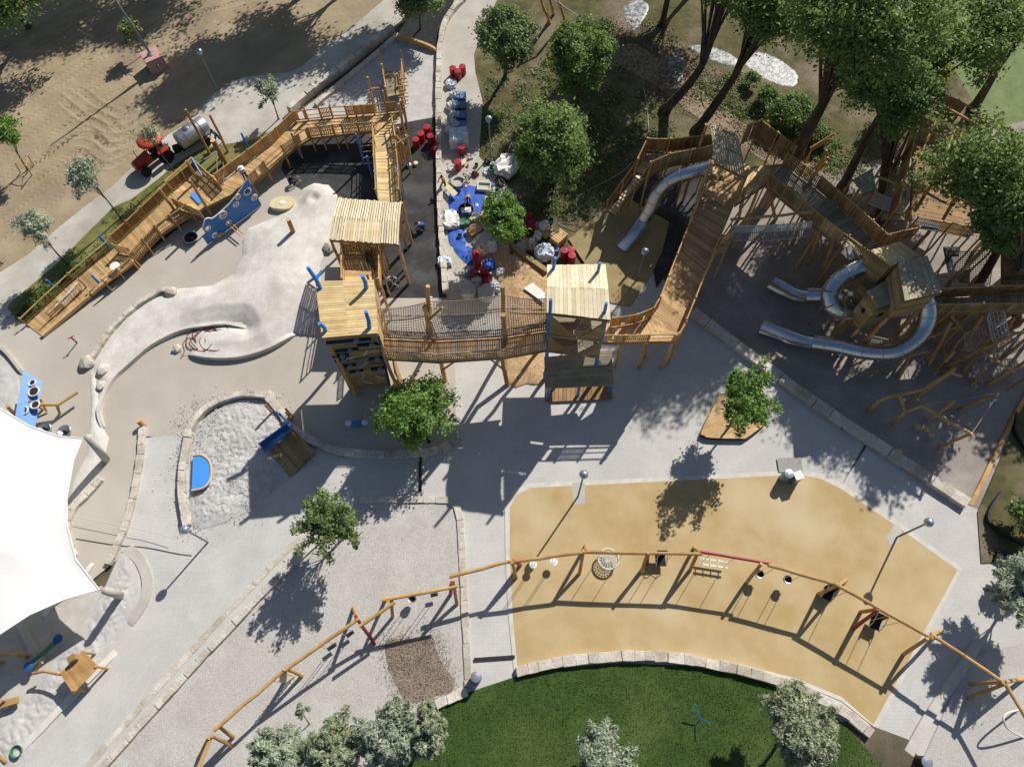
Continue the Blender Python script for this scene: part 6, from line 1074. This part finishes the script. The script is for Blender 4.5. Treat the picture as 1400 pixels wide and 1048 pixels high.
for i,(gx,gy,hh,r,nn_) in enumerate([(412,-5,10,4.4,26000),(500,-35,10,5.2,40000),(600,-15,9,4.4,26000),(200,-62,10,5.2,30000),(320,-75,11,4.6,16000),(60,-10,8,4.0,12000),(905,35,10,4.2,22000),(960,-25,11,4.6,20000)]):
    B_=G(gx,gy); tree('tall_tree',['tall tree beyond the top edge casting the dappled shade right of the mast','tall tree beyond the top edge shading the bare ground by the path bend','tall tree beyond the top edge shading the sand terrace','tall tree beyond the top edge shading the upper wheel ruts','tall tree beyond the top edge behind the mast','tall tree beyond the top left corner','tall tree beyond the top edge shading the round trees','tall tree beyond the top edge shading the stream'][i],(B_.x,B_.y,0),hh,r,3.4,nn_,.2,'leafgreen',K=90,trunk=.3,group=SHD,seed=80+i)
T('tall_tree','dark tree filling the top left corner',(40,38),(0,-5),66,rz=3.2,n=32000,leaf=.16,lm='leafdeep',K=100,trunk=.25,seed=36,h=6)
T('park_tree','small green tree hanging over the dark soil planter',(575,40),(572,6),34,rz=1.7,n=9000,leaf=.12,lm='leafdull',K=50,trunk=.1,seed=37,h=2.8)
T('yellow_tree','yellow-green bushy tree beside the turf pitch',(1258,150),(1272,98),36,rz=2.0,n=16000,leaf=.11,lm='leafyellow',K=70,trunk=.12,seed=38,h=4)
for i,(b,r,h,nn,lm,lb) in enumerate([((1080,152),36,1.2,7000,'leafdeep','dark rounded bush by the stream'),((1122,182),20,.9,2600,'leafdull','pale green bush beside the thick trunk'),((1030,108),13,.8,1200,'leafgreen','small bush on the stream bank'),((1050,128),15,.9,1500,'leafgreen','low bush left of the dark rounded bush'),((1398,705),26,1.4,3600,'leafdull','bush in the planter behind the bench'),((1395,775),24,1.3,3000,'leafgrey','grey bush at the right edge under the bench')]):
    T('bush',lb,b,b,r,h=h,rz=h*.9,n=int(nn*1.8),leaf=.11,lm=lm,K=40,trunk=.05,seed=50+i,cat='bush')
TM='feathery grey-green trees along the bottom'
kw=dict(leaf=.12,asp=.3,bark='barkpale',group=TM,cr=.12,up=.6,flat=.9)
for i,(b,r,h,nn,lb) in enumerate([((404,1030),38,2.6,8500,'feathery tree at the left end of the bottom row'),((468,1018),45,3.0,11000,'feathery tree second from left in the bottom row'),((536,1012),48,3.2,12500,'feathery tree in the bottom row beside the brown gravel patch'),((592,1000),34,3.4,8500,'feathery tree at the lawn corner of the bottom row'),((818,1045),46,2.8,9000,'feathery tree in the lawn at the bottom centre'),((1072,1000),64,3.8,18000,'big feathery tree between lawn and yellow swing floor'),((1378,818),52,3.6,13000,'big feathery tree by the right end of the swings')]):
    T('feathery_tree',lb,b,(b[0]+(b[0]-712)*.05,b[1]-4),r*1.12,rz=1.8,n=int(nn*3.0),lm=['leafgrey','leafolive'][i%2],K=105,trunk=.12,seed=60+i,h=h,**kw)
T('feathery_tree','thin feathery sapling above the left end of the bottom row',(424,990),(410,968),14,rz=.6,n=1400,lm='leafgrey',K=10,trunk=.04,seed=70,h=2.2,**kw)

# planting beside the ramp and dry litter in the park
def scatter(name,label,cat,poly,n,leaf,m,seed,zmax=.35,clump=40,cr=.35,z0=.06):
    rng=np.random.RandomState(seed); P=px2(poly); xs=[p.x for p in P]; ys=[p.y for p in P]; C=np.stack([rng.uniform(min(xs),max(xs),clump*6),rng.uniform(min(ys),max(ys),clump*6)],1); D=sdist(C[:,0],C[:,1],P); C=C[D>.1][:clump]
    k=rng.randint(0,len(C),n); X=C[k]+rng.normal(size=(n,2))*cr*(.4+rng.rand(n,1)); Z_=z0+rng.rand(n)*zmax*np.exp(-((X-C[k])**2).sum(1)/(cr*cr)); Pn=np.concatenate([X,Z_[:,None]],1)
    N=rng.normal(size=(n,3))*.6+np.array([0,0,.7]); N/=np.linalg.norm(N,axis=1)[:,None]; Tn=np.cross(N,rng.normal(size=(n,3))); Tn/=np.linalg.norm(Tn,axis=1)[:,None]; Bn=np.cross(N,Tn); s=leaf*(.5+rng.rand(n,1))
    V=np.stack([Pn-Tn*s,Pn+Bn*s*.5,Pn+Tn*s,Pn-Bn*s*.5],1).reshape(-1,3); me=npmesh(name,V,np.arange(4*n).reshape(-1,4)); me.materials.append(MATS[m]); tag(link(bpy.data.objects.new(name,me)),label,cat,None,'stuff')
scatter('ground_cover','low dark green planting between ramp and grass strip','plants',[(20,428),(60,398),(140,335),(160,330),(100,385),(38,440)],6000,.09,'leafdeep',1,.45,60,.3)
scatter('ground_cover','tufts of grass and weeds under the park trees','plants',[(660,110),(760,90),(900,140),(960,200),(860,240),(800,310),(700,280),(660,200)],9000,.10,'leafdull',2,.22,260,.35)
scatter('ground_cover','weeds along the stream bank','plants',[(930,110),(1010,100),(1100,150),(1190,220),(1160,260),(1060,190),(960,140)],6000,.10,'leafdull',3,.25,160,.35)
scatter('leaf_litter','brown twigs and leaf litter in the park','litter',[(780,30),(900,30),(1000,120),(1180,240),(1160,290),(1000,190),(860,110)],9000,.07,'stonechip',4,.05,300,.6)
scatter('gravel_grains','loose brown gravel spilling around the brown patch','gravel',[(515,872),(545,860),(600,860),(630,935),(620,955),(560,970),(530,950)],4500,.035,'gravelbrown',5,.02,700,.3,ZL[0]+.01)
scatter('sand_grains','sand spilled along the edges of the sand pit walls','sand',[(240,560),(300,535),(380,540),(450,615),(300,735),(240,730)],5000,.05,'sand',6,.01,300,.35,ZL[0]+.01)
